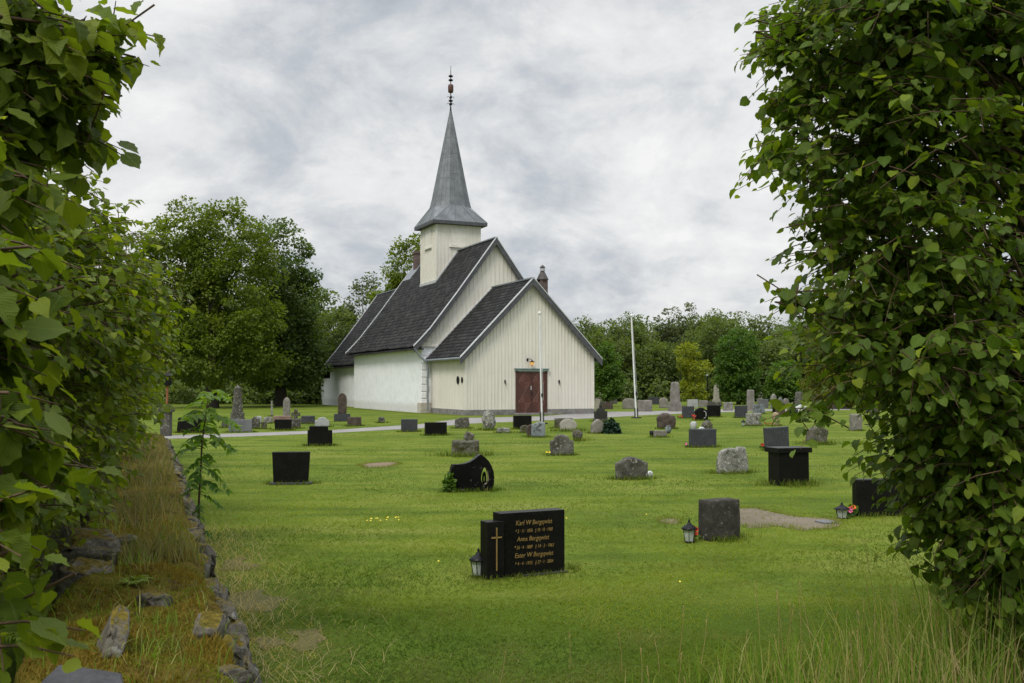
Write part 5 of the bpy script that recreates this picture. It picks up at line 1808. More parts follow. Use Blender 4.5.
# trees and shrubs in front of the wood on the right
make_tree('hornbeam_tree', Vector(((607 - 512) / F * 76, 76, 0)), 4.9, 0.12,
          [((0, 0, 3.0), (0.95, 0.95, 1.9)), ((0, 0, 1.9), (1.15, 1.1, 1.5))], 130, 50, 0.36, 0.17, 'leaf_green',
          'bright green columnar tree directly right of the church porch', 21)
make_tree('golden_tree', Vector(((693 - 512) / F * 80, 80, 0)), 5.0, 0.1,
          [((-0.35, 0, 4.1), (0.95, 0.9, 0.85)), ((0.2, 0, 3.0), (1.25, 1.1, 0.75)), ((0.0, 0, 1.2), (1.15, 1.0, 1.0))], 105, 48, 0.33, 0.16, 'leaf_gold',
          'golden-leaved small tree in front of the wood, behind the slender obelisk', 22)
make_tree('broadleaf_tree', Vector(((738 - 512) / F * 84, 84, 0)), 6.6, 0.16,
          [((0, 0, 4.6), (1.6, 1.5, 1.9)), ((0, 0, 2.9), (1.95, 1.8, 1.9)), ((0, 0, 1.5), (1.6, 1.5, 1.2))], 220, 55, 0.42, 0.19, 'leaf_green',
          'dense rounded dark green tree behind the second lamp post', 23, young=0.06)
make_tree('broadleaf_tree', Vector(((784 - 512) / F * 84, 84, 0)), 3.9, 0.1,
          [((0, 0, 2.2), (1.3, 1.2, 1.4)), ((-0.6, 0, 1.2), (1.4, 1.2, 1.0)), ((1.0, 0, 1.0), (1.1, 1.0, 0.9))], 120, 46, 0.38, 0.2, 'leaf_green',
          'loose low light-green bush-like tree left of the golden conifer', 24)
make_tree('golden_conifer', Vector(((838 - 512) / F * 70, 70, 0)), 9.4, 0.2,
          [((0, 0, 6.5), (1.7, 1.7, 2.6)), ((0, 0, 4.0), (2.3, 2.2, 2.6)), ((0, 0, 1.8), (2.4, 2.3, 1.8))], 300, 55, 0.45, 0.17, 'leaf_thuja',
          'broad golden-green conifer half hidden behind the near linden on the right', 25)

# the wood: four kinds of tree, each tree a thing of its own
WOOD = 'trees of the wood behind the graveyard'
protos = []
for i, (h, ells, mt, lab) in enumerate((
        (12.5, [((0, 0, 8.6), (2.8, 2.8, 3.6)), ((-1.4, 0, 5.5), (2.6, 2.6, 3.4)), ((1.6, 0.3, 5.2), (2.7, 2.6, 3.4)), ((0, 0, 2.6), (3.2, 3, 2.6))], 'leaf_wood', 'tall round-headed dull green tree standing in the wood behind the graves'),
        (11.2, [((0, 0, 7.4), (3.4, 3.2, 3.2)), ((0.8, 0, 4.2), (3.5, 3.2, 3.2)), ((-1.6, 0, 3.0), (2.8, 3, 2.8))], 'leaf_wood', 'broad spreading dull green tree standing in the wood behind the graves'),
        (14.0, [((0, 0, 10.6), (1.8, 1.8, 3.2)), ((-0.9, 0, 7.2), (2.0, 2.0, 3.0)), ((1.0, 0, 5.4), (2.2, 2.0, 3.2)), ((0, 0, 2.8), (2.6, 2.4, 2.6))], 'leaf_birch', 'thin-crowned tree rising above the others of the wood'),
        (7.5, [((0, 0, 4.2), (2.6, 2.4, 3.0)), ((1.6, 0, 2.2), (2.4, 2.2, 2.2)), ((-1.7, 0, 2.2), (2.4, 2.2, 2.2))], 'leaf_wood', 'low bushy dark tree along the front edge of the wood'))):
    t = make_tree('wood_tree', (0, 0, 0), h, 0.25, ells, (190, 190, 130, 170)[i], 64, (0.95, 0.95, 0.75, 0.8)[i], 0.30, mt, lab, 40 + i, WOOD, limbs=8)
    protos.append(t)
used = [False] * 4


def wood(k, x, y, s, lab=None):
    if not used[k]:
        o = protos[k]
        used[k] = True
    else:
        o = copy_tree(protos[k])
    o.location = (x, y, 0)
    o.rotation_euler = (0, 0, random.uniform(0, 6.28))
    o.scale = (s * random.uniform(0.9, 1.1), s * random.uniform(0.9, 1.1), s)
    if lab:
        o['label'] = lab
    return o


rw = random.Random(5)
for row, (D, step, kinds) in enumerate(((104, 4.3, (3, 3, 3, 1)), (118, 5.0, (1, 1, 0, 3)), (132, 5.2, (1, 1, 0, 1)), (150, 5.6, (0, 1, 1, 0)))):
    x = (540 - 512) / F * D
    end = (1075 - 512) / F * D
    while x < end:
        k = rw.choice(kinds)
        s = rw.uniform(0.84, 0.98) * (1.0 if D < 140 else 1.05)
        wood(k, x + rw.uniform(-.6, .6), D + rw.uniform(-3, 3), s)
        x += step * rw.uniform(0.8, 1.25)
wood(2, (690 - 512) / F * 122, 122, 0.86, 'tall ragged thin-crowned tree breaking the skyline of the wood above the golden tree')
wood(2, (668 - 512) / F * 125, 125, 0.84, 'second ragged tree on the skyline of the wood, left of the tallest one')
for row, (D, step, kinds) in enumerate(((92, 4.6, (3, 1, 3)), (108, 6.0, (0, 1, 0)), (124, 6.5, (0, 1, 2)))):
    x = (-40 - 512) / F * D
    end = (395 - 512) / F * D
    while x < end:
        pxx = 512 + x / D * F
        s_ = rw.uniform(0.7, 0.9) if pxx > 310 else rw.uniform(0.9, 1.15)
        if not (305 < pxx < 400 and D > 100):
            wood(rw.choice(kinds), x, D + rw.uniform(-2, 2), s_)
        x += step * rw.uniform(0.8, 1.25)
# dark undergrowth at the feet of the wood
V, fs, T, uv = clump_crown(lambda n, r_: (np.stack([r_.uniform(6, 62, n), r_.uniform(98, 104, n), r_.uniform(0.2, 1.8, n)], -1), np.tile([0, -0.5, 0.8], (n, 1))), 380, 40, 0.8, 0.3, 77)
V2, fs2, T2, uv2 = clump_crown(lambda n, r_: (np.stack([r_.uniform(-50, -10, n), r_.uniform(84, 90, n), r_.uniform(0.2, 1.6, n)], -1), np.tile([0, -0.5, 0.8], (n, 1))), 300, 40, 0.75, 0.3, 78)
V, fs, T, _u = join([(V, fs, T), (V2, fs2, T2)])
tag(link('undergrowth', np_mesh('undergrowth', V, fs, T), M['leaf_wood']), 'low tangled dark green undergrowth along the foot of the wood', 'undergrowth', None, 'stuff')


# ------------------------------------------------------------------ near lindens: sprays of hanging leaves
def near_linden(name, base, ells, label, n_spray, leaf, spray_len, n_leaf, mat, lod, seed, trunk_r=0.09, trunk_h=2.6, young=0.35, group=None, shell=0.5, lump=2.3, limbs=14):
    global rng
    old, rng = rng, np.random.default_rng(seed)
    o = empty(name, base, 0, label, 'tree', group)
    B = np.array(base)
    vol = np.array([e[1][0] * e[1][1] * e[1][2] for e in ells]) ** 0.75
    cnt = np.round(n_spray * vol / vol.sum()).astype(int)
    pts, outs = [], []
    for (c, r), k in zip(ells, cnt):
        p, d = ellip_points(c, r, max(4, k), shell)
        pts.append(p)
        outs.append(d)
    pts, outs = np.concatenate(pts), np.concatenate(outs)
    nz = np.array([mnoise.noise(Vector((x * lump, y * lump, z * lump * 1.5 + seed))) for x, y, z in pts])
    m = (nz > -0.20) | (rng.random(len(pts)) < 0.16)
    pts, outs = pts[m], outs[m]
    horiz = outs.copy()
    horiz[:, 2] = horiz[:, 2] * 0.35 + 0.05
    rnd = rng.normal(0, 0.45, pts.shape) * [1, 1, 0.4]
    out = unit(horiz + rnd)
    n = len(pts)
    length = spray_len * rng.uniform(0.6, 1.25, n)
    tw = MB()
    start = pts - out * (length * 0.6)[:, None]
    part = make_sprays(start - B, out, length, n_leaf, leaf, young, lod, 0.55, tw)
    link('foliage', np_mesh('foliage', part[0], part[1], part[2], part[3]), M[mat], o)
    rt = random.Random(seed)
    tr = MB()
    path = [Vector((rt.uniform(-.03, .03) * i, rt.uniform(-.03, .03) * i, trunk_h * i / 6 - 0.05)) for i in range(7)]
    tr.tube(path, [trunk_r * (1.25 if i == 0 else 1 - 0.11 * i) for i in range(7)], 9)
    tr.build('trunk', M['bark'], o, True)
    # branches from the trunk to a scatter of sprays
    for i in range(0, n, max(1, n // (limbs * 7))):
        e = Vector(start[i] - B)
        z0 = max(0.25, min(trunk_h * 0.95, e.z - 0.35 * math.hypot(e.x, e.y)))
        s = path[0].lerp(path[-1], z0 / trunk_h)
        midp = s.lerp(e, 0.5) + Vector((0, 0, 0.08 * (e - s).length))
        r0 = min(0.022, 0.007 + 0.006 * (e - s).length)
        tw.tube([s, midp, e], [r0, r0 * 0.65, 0.004], 5)
    tw.build('branches', M['twig'], o, True)
    rng = old
    return o


def E(px, py, D, r):
    p = at(px, py, D)
    return (tuple(p), r)


# right: one young linden with branches down to the grass
near_linden('linden_tree', (2.75, 5.15, 0.0),
            [E(905, 20, 5.0, (0.80, 0.9, 0.55)), E(985, -30, 5.2, (1.0, 1.0, 0.8)), E(880, 150, 5.0, (0.62, 0.8, 0.42)), E(985, 140, 5.2, (0.8, 0.5, 0.5)), E(900, 250, 4.9, (0.55, 0.7, 0.38)), E(1010, 290, 5.3, (0.6, 0.4, 0.4)),
             E(900, 345, 4.9, (0.52, 0.7, 0.36)), E(1000, 380, 5.1, (0.75, 0.8, 0.5)), E(962, 450, 5.0, (0.46, 0.6, 0.32)), E(1010, 480, 5.2, (0.65, 0.7, 0.4)), E(975, 525, 5.0, (0.36, 0.5, 0.17)), E(1030, 550, 5.2, (0.5, 0.5, 0.18)), E(1000, 575, 5.0, (0.34, 0.4, 0.10)), E(1060, 610, 5.1, (0.45, 0.45, 0.14)),
             E(775, 150, 4.9, (0.13, 0.2, 0.08)), E(790, 40, 4.9, (0.16, 0.25, 0.2)), E(800, 95, 4.9, (0.15, 0.25, 0.12)), E(795, 292, 4.8, (0.10, 0.2, 0.08)), E(825, 220, 4.8, (0.14, 0.25, 0.16)), E(812, 405, 4.7, (0.16, 0.2, 0.06)), E(1150, 250, 5.5, (0.6, 0.8, 1.6))],
            'young linden with dark green leaves sweeping down to the tall grass on the right', 5600, 0.058, 0.35, 8, 'leaf_right', 1, 101, 0.10, 3.6, 0.30)

# left: the row of lindens behind the wall
WD = Vector((math.sin(R(-20)), math.cos(R(-20)), 0))
WN = Vector((WD.y, -WD.x, 0))
ROW = 'lindens in the row along the stone wall'


def wp_(s, l, z=0.0):
    p = WD * s + WN * l
    return Vector((p.x, p.y, z))


def ew(s, l, z, r):
    return (tuple(wp_(s, l, z)), r)


for i, (s, nsp, lf, ln, lab) in enumerate((
        (6.0, 4300, 0.055, 8, 'second linden of the row, a dense dark green wall of leaves behind the mossy stones'),
        (9.0, 2900, 0.059, 8, 'third linden of the row, clipped upright beside the grass-topped wall'),
        (12.2, 1700, 0.068, 8, 'fourth linden of the row, further along the stone wall'),
        (15.8, 1200, 0.078, 7, 'fifth linden of the row, bright green at its edge'),
        (19.6, 800, 0.095, 7, 'sixth linden of the row, before the rusty lamp pole'),
        (23.4, 650, 0.10, 7, 'last linden of the row, beside the rusty lamp pole and gate post'))):
    hz = 3.05
    dl = 0.0 if s < 6 else (0.14 if s < 10 else 0.25)
    ells = [ew(s, -1.10 + dl, 2.15, (0.95, 1.9, 0.95)), ew(s - 0.5, -1.15, 1.35, (0.85, 1.7, 0.8)), ew(s + 0.7, -0.95 + dl, 1.6, (0.85, 1.5, 0.9)), ew(s, -1.4, 2.7, (0.8, 1.5, 0.5)), ew(s, -1.3, 0.65, (0.75, 1.6, 0.45)), ew(s + 0.4, -0.55 + dl, 2.2, (0.5, 1.3, 0.55)), ew(s + 0.3, -0.80 + dl, 2.78, (0.45, 1.3, 0.36))]
    near_linden('linden_tree', wp_(s, -1.35), ells, lab, nsp, lf, 0.30, ln, 'leaf_hedge', 1, 110 + i, 0.10, 2.9, 0.42, ROW)

near_linden('linden_tree', wp_(1.6, -1.75), [E(-20, 50, 2.7, (0.30, 0.35, 0.28)), E(60, 30, 2.9, (0.22, 0.3, 0.14)), E(35, 110, 2.8, (0.2, 0.3, 0.12)), E(-60, 160, 2.6, (0.3, 0.35, 0.3)), E(-40, 260, 2.0, (0.16, 0.2, 0.16)), E(-38, 420, 1.85, (0.12, 0.2, 0.15)), E(-30, 520, 1.8, (0.13, 0.2, 0.12)), E(-40, 620, 1.75, (0.12, 0.2, 0.12)),
                                             E(95, 60, 2.9, (0.14, 0.2, 0.10)), E(120, 25, 2.9, (0.08, 0.2, 0.05)), E(-140, 300, 2.0, (0.25, 0.3, 0.6)), E(0, 440, 2.0, (0.10, 0.2, 0.08)), E(20, 590, 1.95, (0.10, 0.2, 0.05)), E(-10, 340, 2.1, (0.10, 0.2, 0.10))],
            'nearest linden of the row, big bright leaves hanging in at the left edge', 640, 0.074, 0.25, 6, 'leaf_near', 0, 131, 0.08, 2.7, 0.40, ROW, limbs=6)


# rowan sapling
def rowan(base, h):
    global rng
    old, rng = rng, np.random.default_rng(55)
    o = empty('rowan_sapling', base, 0, 'slender rowan sapling with feathery leaves growing against the stone wall', 'sapling')
    st = MB()
    path = [(0, 0, -0.05), (0.01, 0, h * 0.3), (0.03, 0.01, h * 0.65), (0.09, 0.02, h * 0.97)]
    st.tube(path, [0.014, 0.012, 0.009, 0.004], 6)
    P_, A_, N_, S_, R_, G_ = [], [], [], [], [], []
    for i in range(30):
        t = 0.10 + 0.90 * (i / 29) ** 0.62
        a = i * 2.4 + rng.uniform(-.5, .5)
        b = Vector((0.09 * t * t, 0.02 * t, h * t * 0.97))
        L = 0.30 * rng.uniform(0.7, 1.15) * (0.75 + 0.35 * t)
        el = -0.25 + 0.75 * t + rng.uniform(-0.35, 0.35)
        d = Vector((math.cos(a) * math.cos(el), math.sin(a) * math.cos(el), math.sin(el)))
        sd = d.cross(Vector((0, 0, 1))).normalized()
        pts = []
        for k in range(8):
            u = k / 7
            pts.append(b + d * (L * u) - Vector((0, 0, 0.62 * L * u * u)))
        st.tube([pts[0], pts[3], pts[7]], [0.004, 0.003, 0.0012], 4)
        for k in range(2, 8):
            for s in (-1, 1):
                ax = d * 0.55 + sd * s - Vector((0, 0, 0.45 + 0.3 * rng.random()))
                P_.append(pts[k]); A_.append(ax); N_.append(Vector((0, 0, 1)) + d * 0.2 + Vector(rng.normal(0, .45, 3)))
                S_.append(L * 0.33 * rng.uniform(0.8, 1.15)); R_.append(rng.random()); G_.append(max(0, t - 0.45) * rng.uniform(0.5, 1.3))
        P_.append(pts[7]); A_.append(d); N_.append(Vector((0, 0, 1))); S_.append(L * 0.27); R_.append(rng.random()); G_.append(t * 0.7)
    part = leaf_cloud(np.array(P_), np.array(A_), np.array(N_), np.array(S_), np.array(R_), np.array(G_), 1, 0.5)
    link('leaves', np_mesh('leaves', part[0], part[1], part[2], part[3]), M['leaf_rowan'], o)
    st.build('stem', M['twig'], o, True)
    rng = old


_b = wp_(11.0, 0.50)
rowan(_b, 1.62)


# ------------------------------------------------------------------ the dry-stone wall
WALL_H = 0.50
SW0, SW1 = 0.6, 25.0
LW, RW = -0.50, 0.36


def wall_top(s, l):
    e = 0.06 * mnoise.noise(Vector((s * 1.1, l * 1.4, 2.0))) + 0.065 * mnoise.noise(Vector((s * 3.1, l * 3.3, 5.0))) + 0.03 * mnoise.noise(Vector((s * 8, l * 8, 7.0))) + 0.014 * mnoise.noise(Vector((s * 19, l * 19, 7.0)))
    edge = max(0.0, (abs(l - (LW + RW) / 2) - 0.30) / 0.14)
    return WALL_H + e - 0.10 * min(1.3, edge) ** 2


def moss_material():
    m, g = new_mat('moss_on_stones')
    v = coords(g)
    n1 = g.noise(v, 2.6, 5, 0.6, 0.5)
    n2 = g.noise(v, 17.0, 6, 0.75)
    n3 = g.noise(v, 5.5, 4, 0.6, 0.4)
    col = g.ramp(n1, [(0.34, (0.055, 0.075, 0.010)), (0.44, (0.13, 0.13, 0.016)), (0.52, (0.185, 0.14, 0.026)), (0.60, (0.115, 0.08, 0.028)), (0.70, (0.14, 0.16, 0.02))])
    col = g.mix(0.5, col, g.ramp(n2, [(0.32, (0.018, 0.013, 0.006)), (0.5, (0.09, 0.06, 0.012)), (0.68, (0.2, 0.14, 0.03))]))
    col = g.mix(g.ramp(n3, [(0.60, (0, 0, 0)), (0.68, (1, 1, 1))]), col, (0.075, 0.058, 0.035))
    finish(g, col, 1.0, n2, 1.0, 0.03, 0.05)
    return m


wall = empty('stone_wall', wp_(SW0, 0), R(20), 'low old dry-stone wall overgrown with orange-green moss and dry grass', 'wall')
Winv = (Matrix.Translation(wall.location) @ Matrix.Rotation(R(20), 4, 'Z')).inverted()
ss = np.concatenate([np.arange(SW0, 3.0, 0.1), np.arange(3.0, 9.0, 0.022), np.arange(9.0, SW1 + 0.1, 0.12)])
ll = np.linspace(LW, RW, 40)
V, Fq = [], []
for s in ss:
    row = [(LW - 0.02, 0.0)] + [(LW - 0.01, wall_top(s, LW) * 0.5)] + [(l, wall_top(s, l)) for l in ll] + [(RW + 0.01, wall_top(s, RW) * 0.5), (RW + 0.02, 0.0)]
    for l, z in row:
        jl = 0.03 * mnoise.noise(Vector((s * 2.5, z * 3, l * 4)))
        V.append(tuple(Winv @ wp_(s, l + jl, z - (0.05 if z == 0 else 0))))
m = len(ll) + 4
for i in range(len(ss) - 1):
    for j in range(m - 1):
        Fq.append((i * m + j, i * m + j + 1, (i + 1) * m + j + 1, (i + 1) * m + j))
link('mossy_core', np_mesh('mossy_core', np.array(V), [np.array(Fq)]), moss_material(), wall, True)


def wall_rock(s, l, z, dx, dy, dz, seed, rz=0.0, tilt=(0, 0), mat='wall_stone'):
    bm = bmesh.new()
    bmesh.ops.create_icosphere(bm, subdivisions=4, radius=1.0)
    for v in bm.verts:
        p = v.co.copy()
        e = 0.42                                     # squarish field stone
        q = Vector([math.copysign(abs(c) ** e, c) for c in p])
        q = q * (1.0 / max(1.0, q.length * 0.78))
        sd = Vector((seed * 3.7, seed, 0))
        q += mnoise.noise_vector(p * 1.2 + sd) * 0.34
        cl = mnoise.cell_vector(p * 1.6 + sd + mnoise.noise_vector(p * 2.0 + sd) * 0.3)
        q += (cl - Vector((0.5, 0.5, 0.5))) * 0.10 + mnoise.noise_vector(p * 4.0 + sd) * 0.10 + mnoise.noise_vector(p * 9.0 + sd) * 0.045
        v.co = Vector((q.x * dx, q.y * dy, q.z * dz)) * 0.5
    me = bpy.data.meshes.new('stone')
    bm.to_mesh(me)
    bm.free()
    o = link('stone', me, M[mat], wall, True)
    o.location = Winv @ wp_(s, l, z)
    o.rotation_euler = (tilt[0], tilt[1], rz)
    return o


rs = random.Random(21)
s = 5.0
k = 0
while s < 24.5 and k < 70:
    L = rs.uniform(0.20, 0.38)
    if rs.random() < 0.78:
        wall_rock(s, RW - 0.02 + rs.uniform(-0.05, 0.04), WALL_H - rs.uniform(0.16, 0.23), rs.uniform(0.16, 0.25), L, rs.uniform(0.16, 0.24), k + 1.0, rs.uniform(-.25, .25), (rs.uniform(-.15, .15), rs.uniform(-.1, .2)))
        if rs.random() < 0.6:
            wall_rock(s + 0.1, RW + 0.03, 0.17, 0.26, L * 1.1, 0.26, k + 200.0, rs.uniform(-.2, .2))
        k += 1
    s += L * 0.98
# stones showing through on the top and the left edge
for (s, l, z, dx, dy, dz, rz, tl) in ((7.2, -0.42, 0.50, 0.40, 0.62, 0.34, 0.25, (0.1, 0.15)), (6.55, -0.34, 0.46, 0.24, 0.40, 0.26, -0.3, (0, .2)), (7.7, -0.2, 0.50, 0.25, 0.3, 0.15, 0.4, (0, 0)),
                                      (4.6, -0.14, 0.55, 0.09, 0.36, 0.20, 0.1, (0.25, 0.5)), (5.7, 0.04, 0.49, 0.14, 0.15, 0.10, .6, (0, 0)), (9.4, -0.4, 0.45, 0.3, 0.5, 0.3, .1, (0, .1)), (12.5, -0.42, 0.45, 0.3, 0.5, 0.3, .1, (0, .1)),
                                      (4.8, 0.26, 0.50, 0.13, 0.26, 0.18, -.2, (.3, .2)), (4.25, 0.30, 0.42, 0.16, 0.22, 0.18, .5, (0, 0)), (3.8, 0.22, 0.44, 0.14, 0.2, 0.16, 0, (0, 0))):
    wall_rock(s, l, z, dx, dy, dz, s * 7.1 + l, rz, tl)
sl = link('flat_slab', slab_mesh('flat_slab', [(-0.16, 0.0), (0.14, 0.0), (0.11, 0.13), (-0.12, 0.16)], 0.05, 0.005, 0.008, 17.0, sink=0.0), stone_mat('broken_slate_slab', (0.03, 0.03, 0.032), (0.055, 0.055, 0.058), (0.09, 0.09, 0.095), scale=4, rough=0.9, bump=0.5), None)
sl.location = wp_(3.86, -0.20, 0.585)
sl.rotation_euler = (R(-90 + 12), R(6), R(14))
tag(sl, 'flat grey broken stone slab lying on the moss at the near end of the wall', 'slab')


def on_wall(n, s0, s1, l0, l1, dens=None):
    s = rng.uniform(s0, s1, n)
    l = rng.uniform(l0, l1, n)
    if dens is not None:
        m = rng.random(n) < dens(s, l)
        s, l = s[m], l[m]
    z = np.array([wall_top(a, b) for a, b in zip(s, l)])
    d, nn = np.array(WD), np.array(WN)
    return s, l, s[:, None] * d + l[:, None] * nn + np.stack([0 * z, 0 * z, z - 0.01], -1)


# moss fuzz
parts = []
s, l, p = on_wall(60000, 3.2, 9.0, LW + 0.02, RW, lambda s, l: np.clip(1.4 - s * 0.11, 0.2, 1))
nz = np.array([mnoise.noise(Vector((a * 3.2, b * 3.2, 4.4))) for a, b in zip(s, l)])
n = len(p)
h = rng.uniform(0.010, 0.034, n) * (1.0 + np.clip(nz, -.6, 1) * 1.1)
parts.append(blades(p, h, np.full(n, 0.005) + 0.0008 * s, rng.uniform(0.1, 0.9, n), tint_of(np.clip(0.5 + nz * 1.1 + rng.normal(0, .18, n), 0, 1), np.clip(0.35 - nz * 1.3 + rng.normal(0, .2, n), 0, 1))))
V, fs, T, _u = join(parts)
tag(link('moss', np_mesh('moss', V, fs, T), M['blade_moss']), 'orange-brown and green moss cushions covering the top of the stone wall', 'moss', None, 'stuff')

# dry grass and green grass on the wall
parts = []
tuft = lambda s, l: np.clip(0.10 + 1.6 * np.clip(np.array([mnoise.noise(Vector((a * 0.9, b * 1.6, 9.1))) for a, b in zip(s, l)]), 0, 1), 0, 1)
s, l, p = on_wall(4200, 3.3, 25, LW + 0.03, RW - 0.02, tuft)
keep = (s > 5.8) | (rng.random(len(s)) < 0.45)
s, l, p = s[keep], l[keep], p[keep]
n = len(p)
h = rng.uniform(0.05, 0.15, n) * np.where(s < 5.6, 0.7, 1.0)
parts.append(blades(p, h, 0.0032 + 0.00058 * s, rng.uniform(0.1, 0.8, n), tint_of(rng.random(n), rng.random(n) ** 2)))
# two thick tufts as in the middle of the wall
for cs, cl, rr, nn_, hh in ((9.4, -0.08, 0.38, 480, 0.26), (7.2, 0.06, 0.18, 420, 0.22), (13.0, -0.05, 0.7, 380, 0.22), (17.5, -0.05, 1.0, 420, 0.25)):
    s = cs + rng.normal(0, rr, nn_)
    l = np.clip(cl + rng.normal(0, 0.16, nn_), LW + 0.05, RW - 0.04)
    z = np.array([wall_top(a, b) for a, b in zip(s, l)])
    p = s[:, None] * np.array(WD) + l[:, None] * np.array(WN) + np.stack([0 * z, 0 * z, z - 0.01], -1)
    parts.append(blades(p, hh * rng.uniform(0.45, 1.1, nn_), 0.003 + 0.0006 * s, rng.uniform(0.1, 0.75, nn_), tint_of(rng.random(nn_), rng.random(nn_) ** 1.5)))
V, fs, T, _u = join(parts)
tag(link('dry_grass', np_mesh('dry_grass', V, fs, T), M['blade_wall']), 'tufts of dry brownish grass growing on top of the mossy wall', 'dry grass', None, 'stuff')

# grass blades, green, on the near end of the wall
s, l, p = on_wall(4800, 3.4, 9.0, LW + 0.1, RW + 0.02, lambda s, l: np.clip(0.05 + 1.4 * np.clip(np.array([mnoise.noise(Vector((a * 1.7, b * 2.6, 1.1))) for a, b in zip(s, l)]), 0, 1), 0, 1))
n = len(p)
V, fs, T = blades(p, rng.uniform(0.05, 0.17, n), np.full(n, 0.0052), rng.uniform(0.15, 0.9, n), tint_of(rng.random(n), rng.random(n) ** 3))
green_parts = [(V, fs, T)]

# fern at the left edge of the wall
def fern(base, label, n=9, L=0.30):
    o = empty('fern', base, 0, label, 'fern')
    P_, A_, N_, S_, R_, G_ = [], [], [], [], [], []
    st = MB()
    for i in range(n):
        a = i * 2.4 + 0.4
        Lf = L * rng.uniform(0.7, 1.1)
        d = Vector((math.cos(a), math.sin(a), 0))
        sd = Vector((-d.y, d.x, 0))
        pts = [d * (Lf * 0.75 * u) + Vector((0, 0, Lf * (0.75 * u - 0.65 * u * u))) for u in np.linspace(0, 1, 13)]
        st.tube([pts[0], pts[4], pts[8], pts[12]], [0.003, 0.0025, 0.0018, 0.0008], 4)
        for k in range(1, 13):
            u = k / 12
            sz = Lf * 0.30 * (1 - u) ** 0.8 * (0.5 + min(1, u * 4) * 0.5) + 0.006
            for s_ in (-1, 1):
                P_.append(pts[k]); A_.append(sd * s_ + d * 0.35 - Vector((0, 0, 0.1))); N_.append(Vector((0, 0, 1)) + Vector(rng.normal(0, .15, 3)))
                S_.append(sz); R_.append(rng.random()); G_.append(rng.random() * 0.6)
    part = leaf_cloud(np.array(P_), np.array(A_), np.array(N_), np.array(S_), np.array(R_), np.array(G_), 1, 0.34)
    link('fronds', np_mesh('fronds', part[0], part[1], part[2], part[3]), M['leaf_fern'], o)
    st.build('stalks', M['twig'], o)


fern(wp_(5.35, -0.50, 0.40), 'bright yellow-green fern between the wall and the near linden leaves', 12, 0.30)
fern(wp_(6.1, -0.06, 0.52), 'small yellow-green fern among the dry grass on the wall', 7, 0.15)

# ------------------------------------------------------------------ lawn blades: finer near the camera, coarser away
def clear_of(p, pad=0.0):
    """False under stones, on the path, on bare soil and under the wall"""
    ok = np.ones(len(p), bool)
    for c, hw, t, yw, _g in STONES:
        dx, dy = p[:, 0] - c.x, p[:, 1] - c.y
        lx = dx * math.cos(yw) + dy * math.sin(yw)
        ly = -dx * math.sin(yw) + dy * math.cos(yw)
        ok &= ~((abs(lx) < hw + pad) & (ly > -pad) & (ly < t + pad))
    wl = p[:, 0] * WN.x + p[:, 1] * WN.y
    ok &= wl > RW + 0.03
    return ok


def in_poly(p, poly):
    c = np.zeros(len(p), bool)
    j = len(poly) - 1
    for i in range(len(poly)):
        xi, yi = poly[i]
        xj, yj = poly[j]
        cross = ((yi > p[:, 1]) != (yj > p[:, 1])) & (p[:, 0] < (xj - xi) * (p[:, 1] - yi) / (yj - yi + 1e-12) + xi)
        c ^= cross
        j = i
    return c


SOIL = [[P(733, 509), P(756, 508), P(775, 513), P(800, 517), P(838, 520), P(832, 529), P(806, 531), P(778, 526), P(752, 528), P(728, 523), P(715, 515)],
        [P(659, 521), P(668, 518.5), P(680, 520), P(679, 524), P(668, 524)], [P(359, 465), P(372, 463), P(396, 462), P(400, 464), P(388, 467), P(366, 468)]]
PATHP = [P(60, 441.5), P(210, 437.8), P(330, 433.2), P(420, 428.3), P(470, 423.6), P(540, 420.6), P(594, 418.2), P(640, 415.4), P(700, 412.8), P(770, 411.0), P(850, 410),
         P(850, 408.6), P(770, 409.0), P(700, 409.8), P(640, 411.5), P(594, 412.0), P(540, 416.5), P(466, 418.0), P(420, 424.2), P(330, 430.2), P(210, 434.4), P(60, 438.0)]


def field(n, d0, d1):
    """points with a density falling off with distance from the near corner of the lawn"""
    u = rng.random(n)
    D = 1.0 / (1 / d0 + u * (1 / d1 - 1 / d0))
    X = D * rng.uniform(-0.56, 0.60, n)
    return np.stack([X, D, np.zeros(n)], -1)


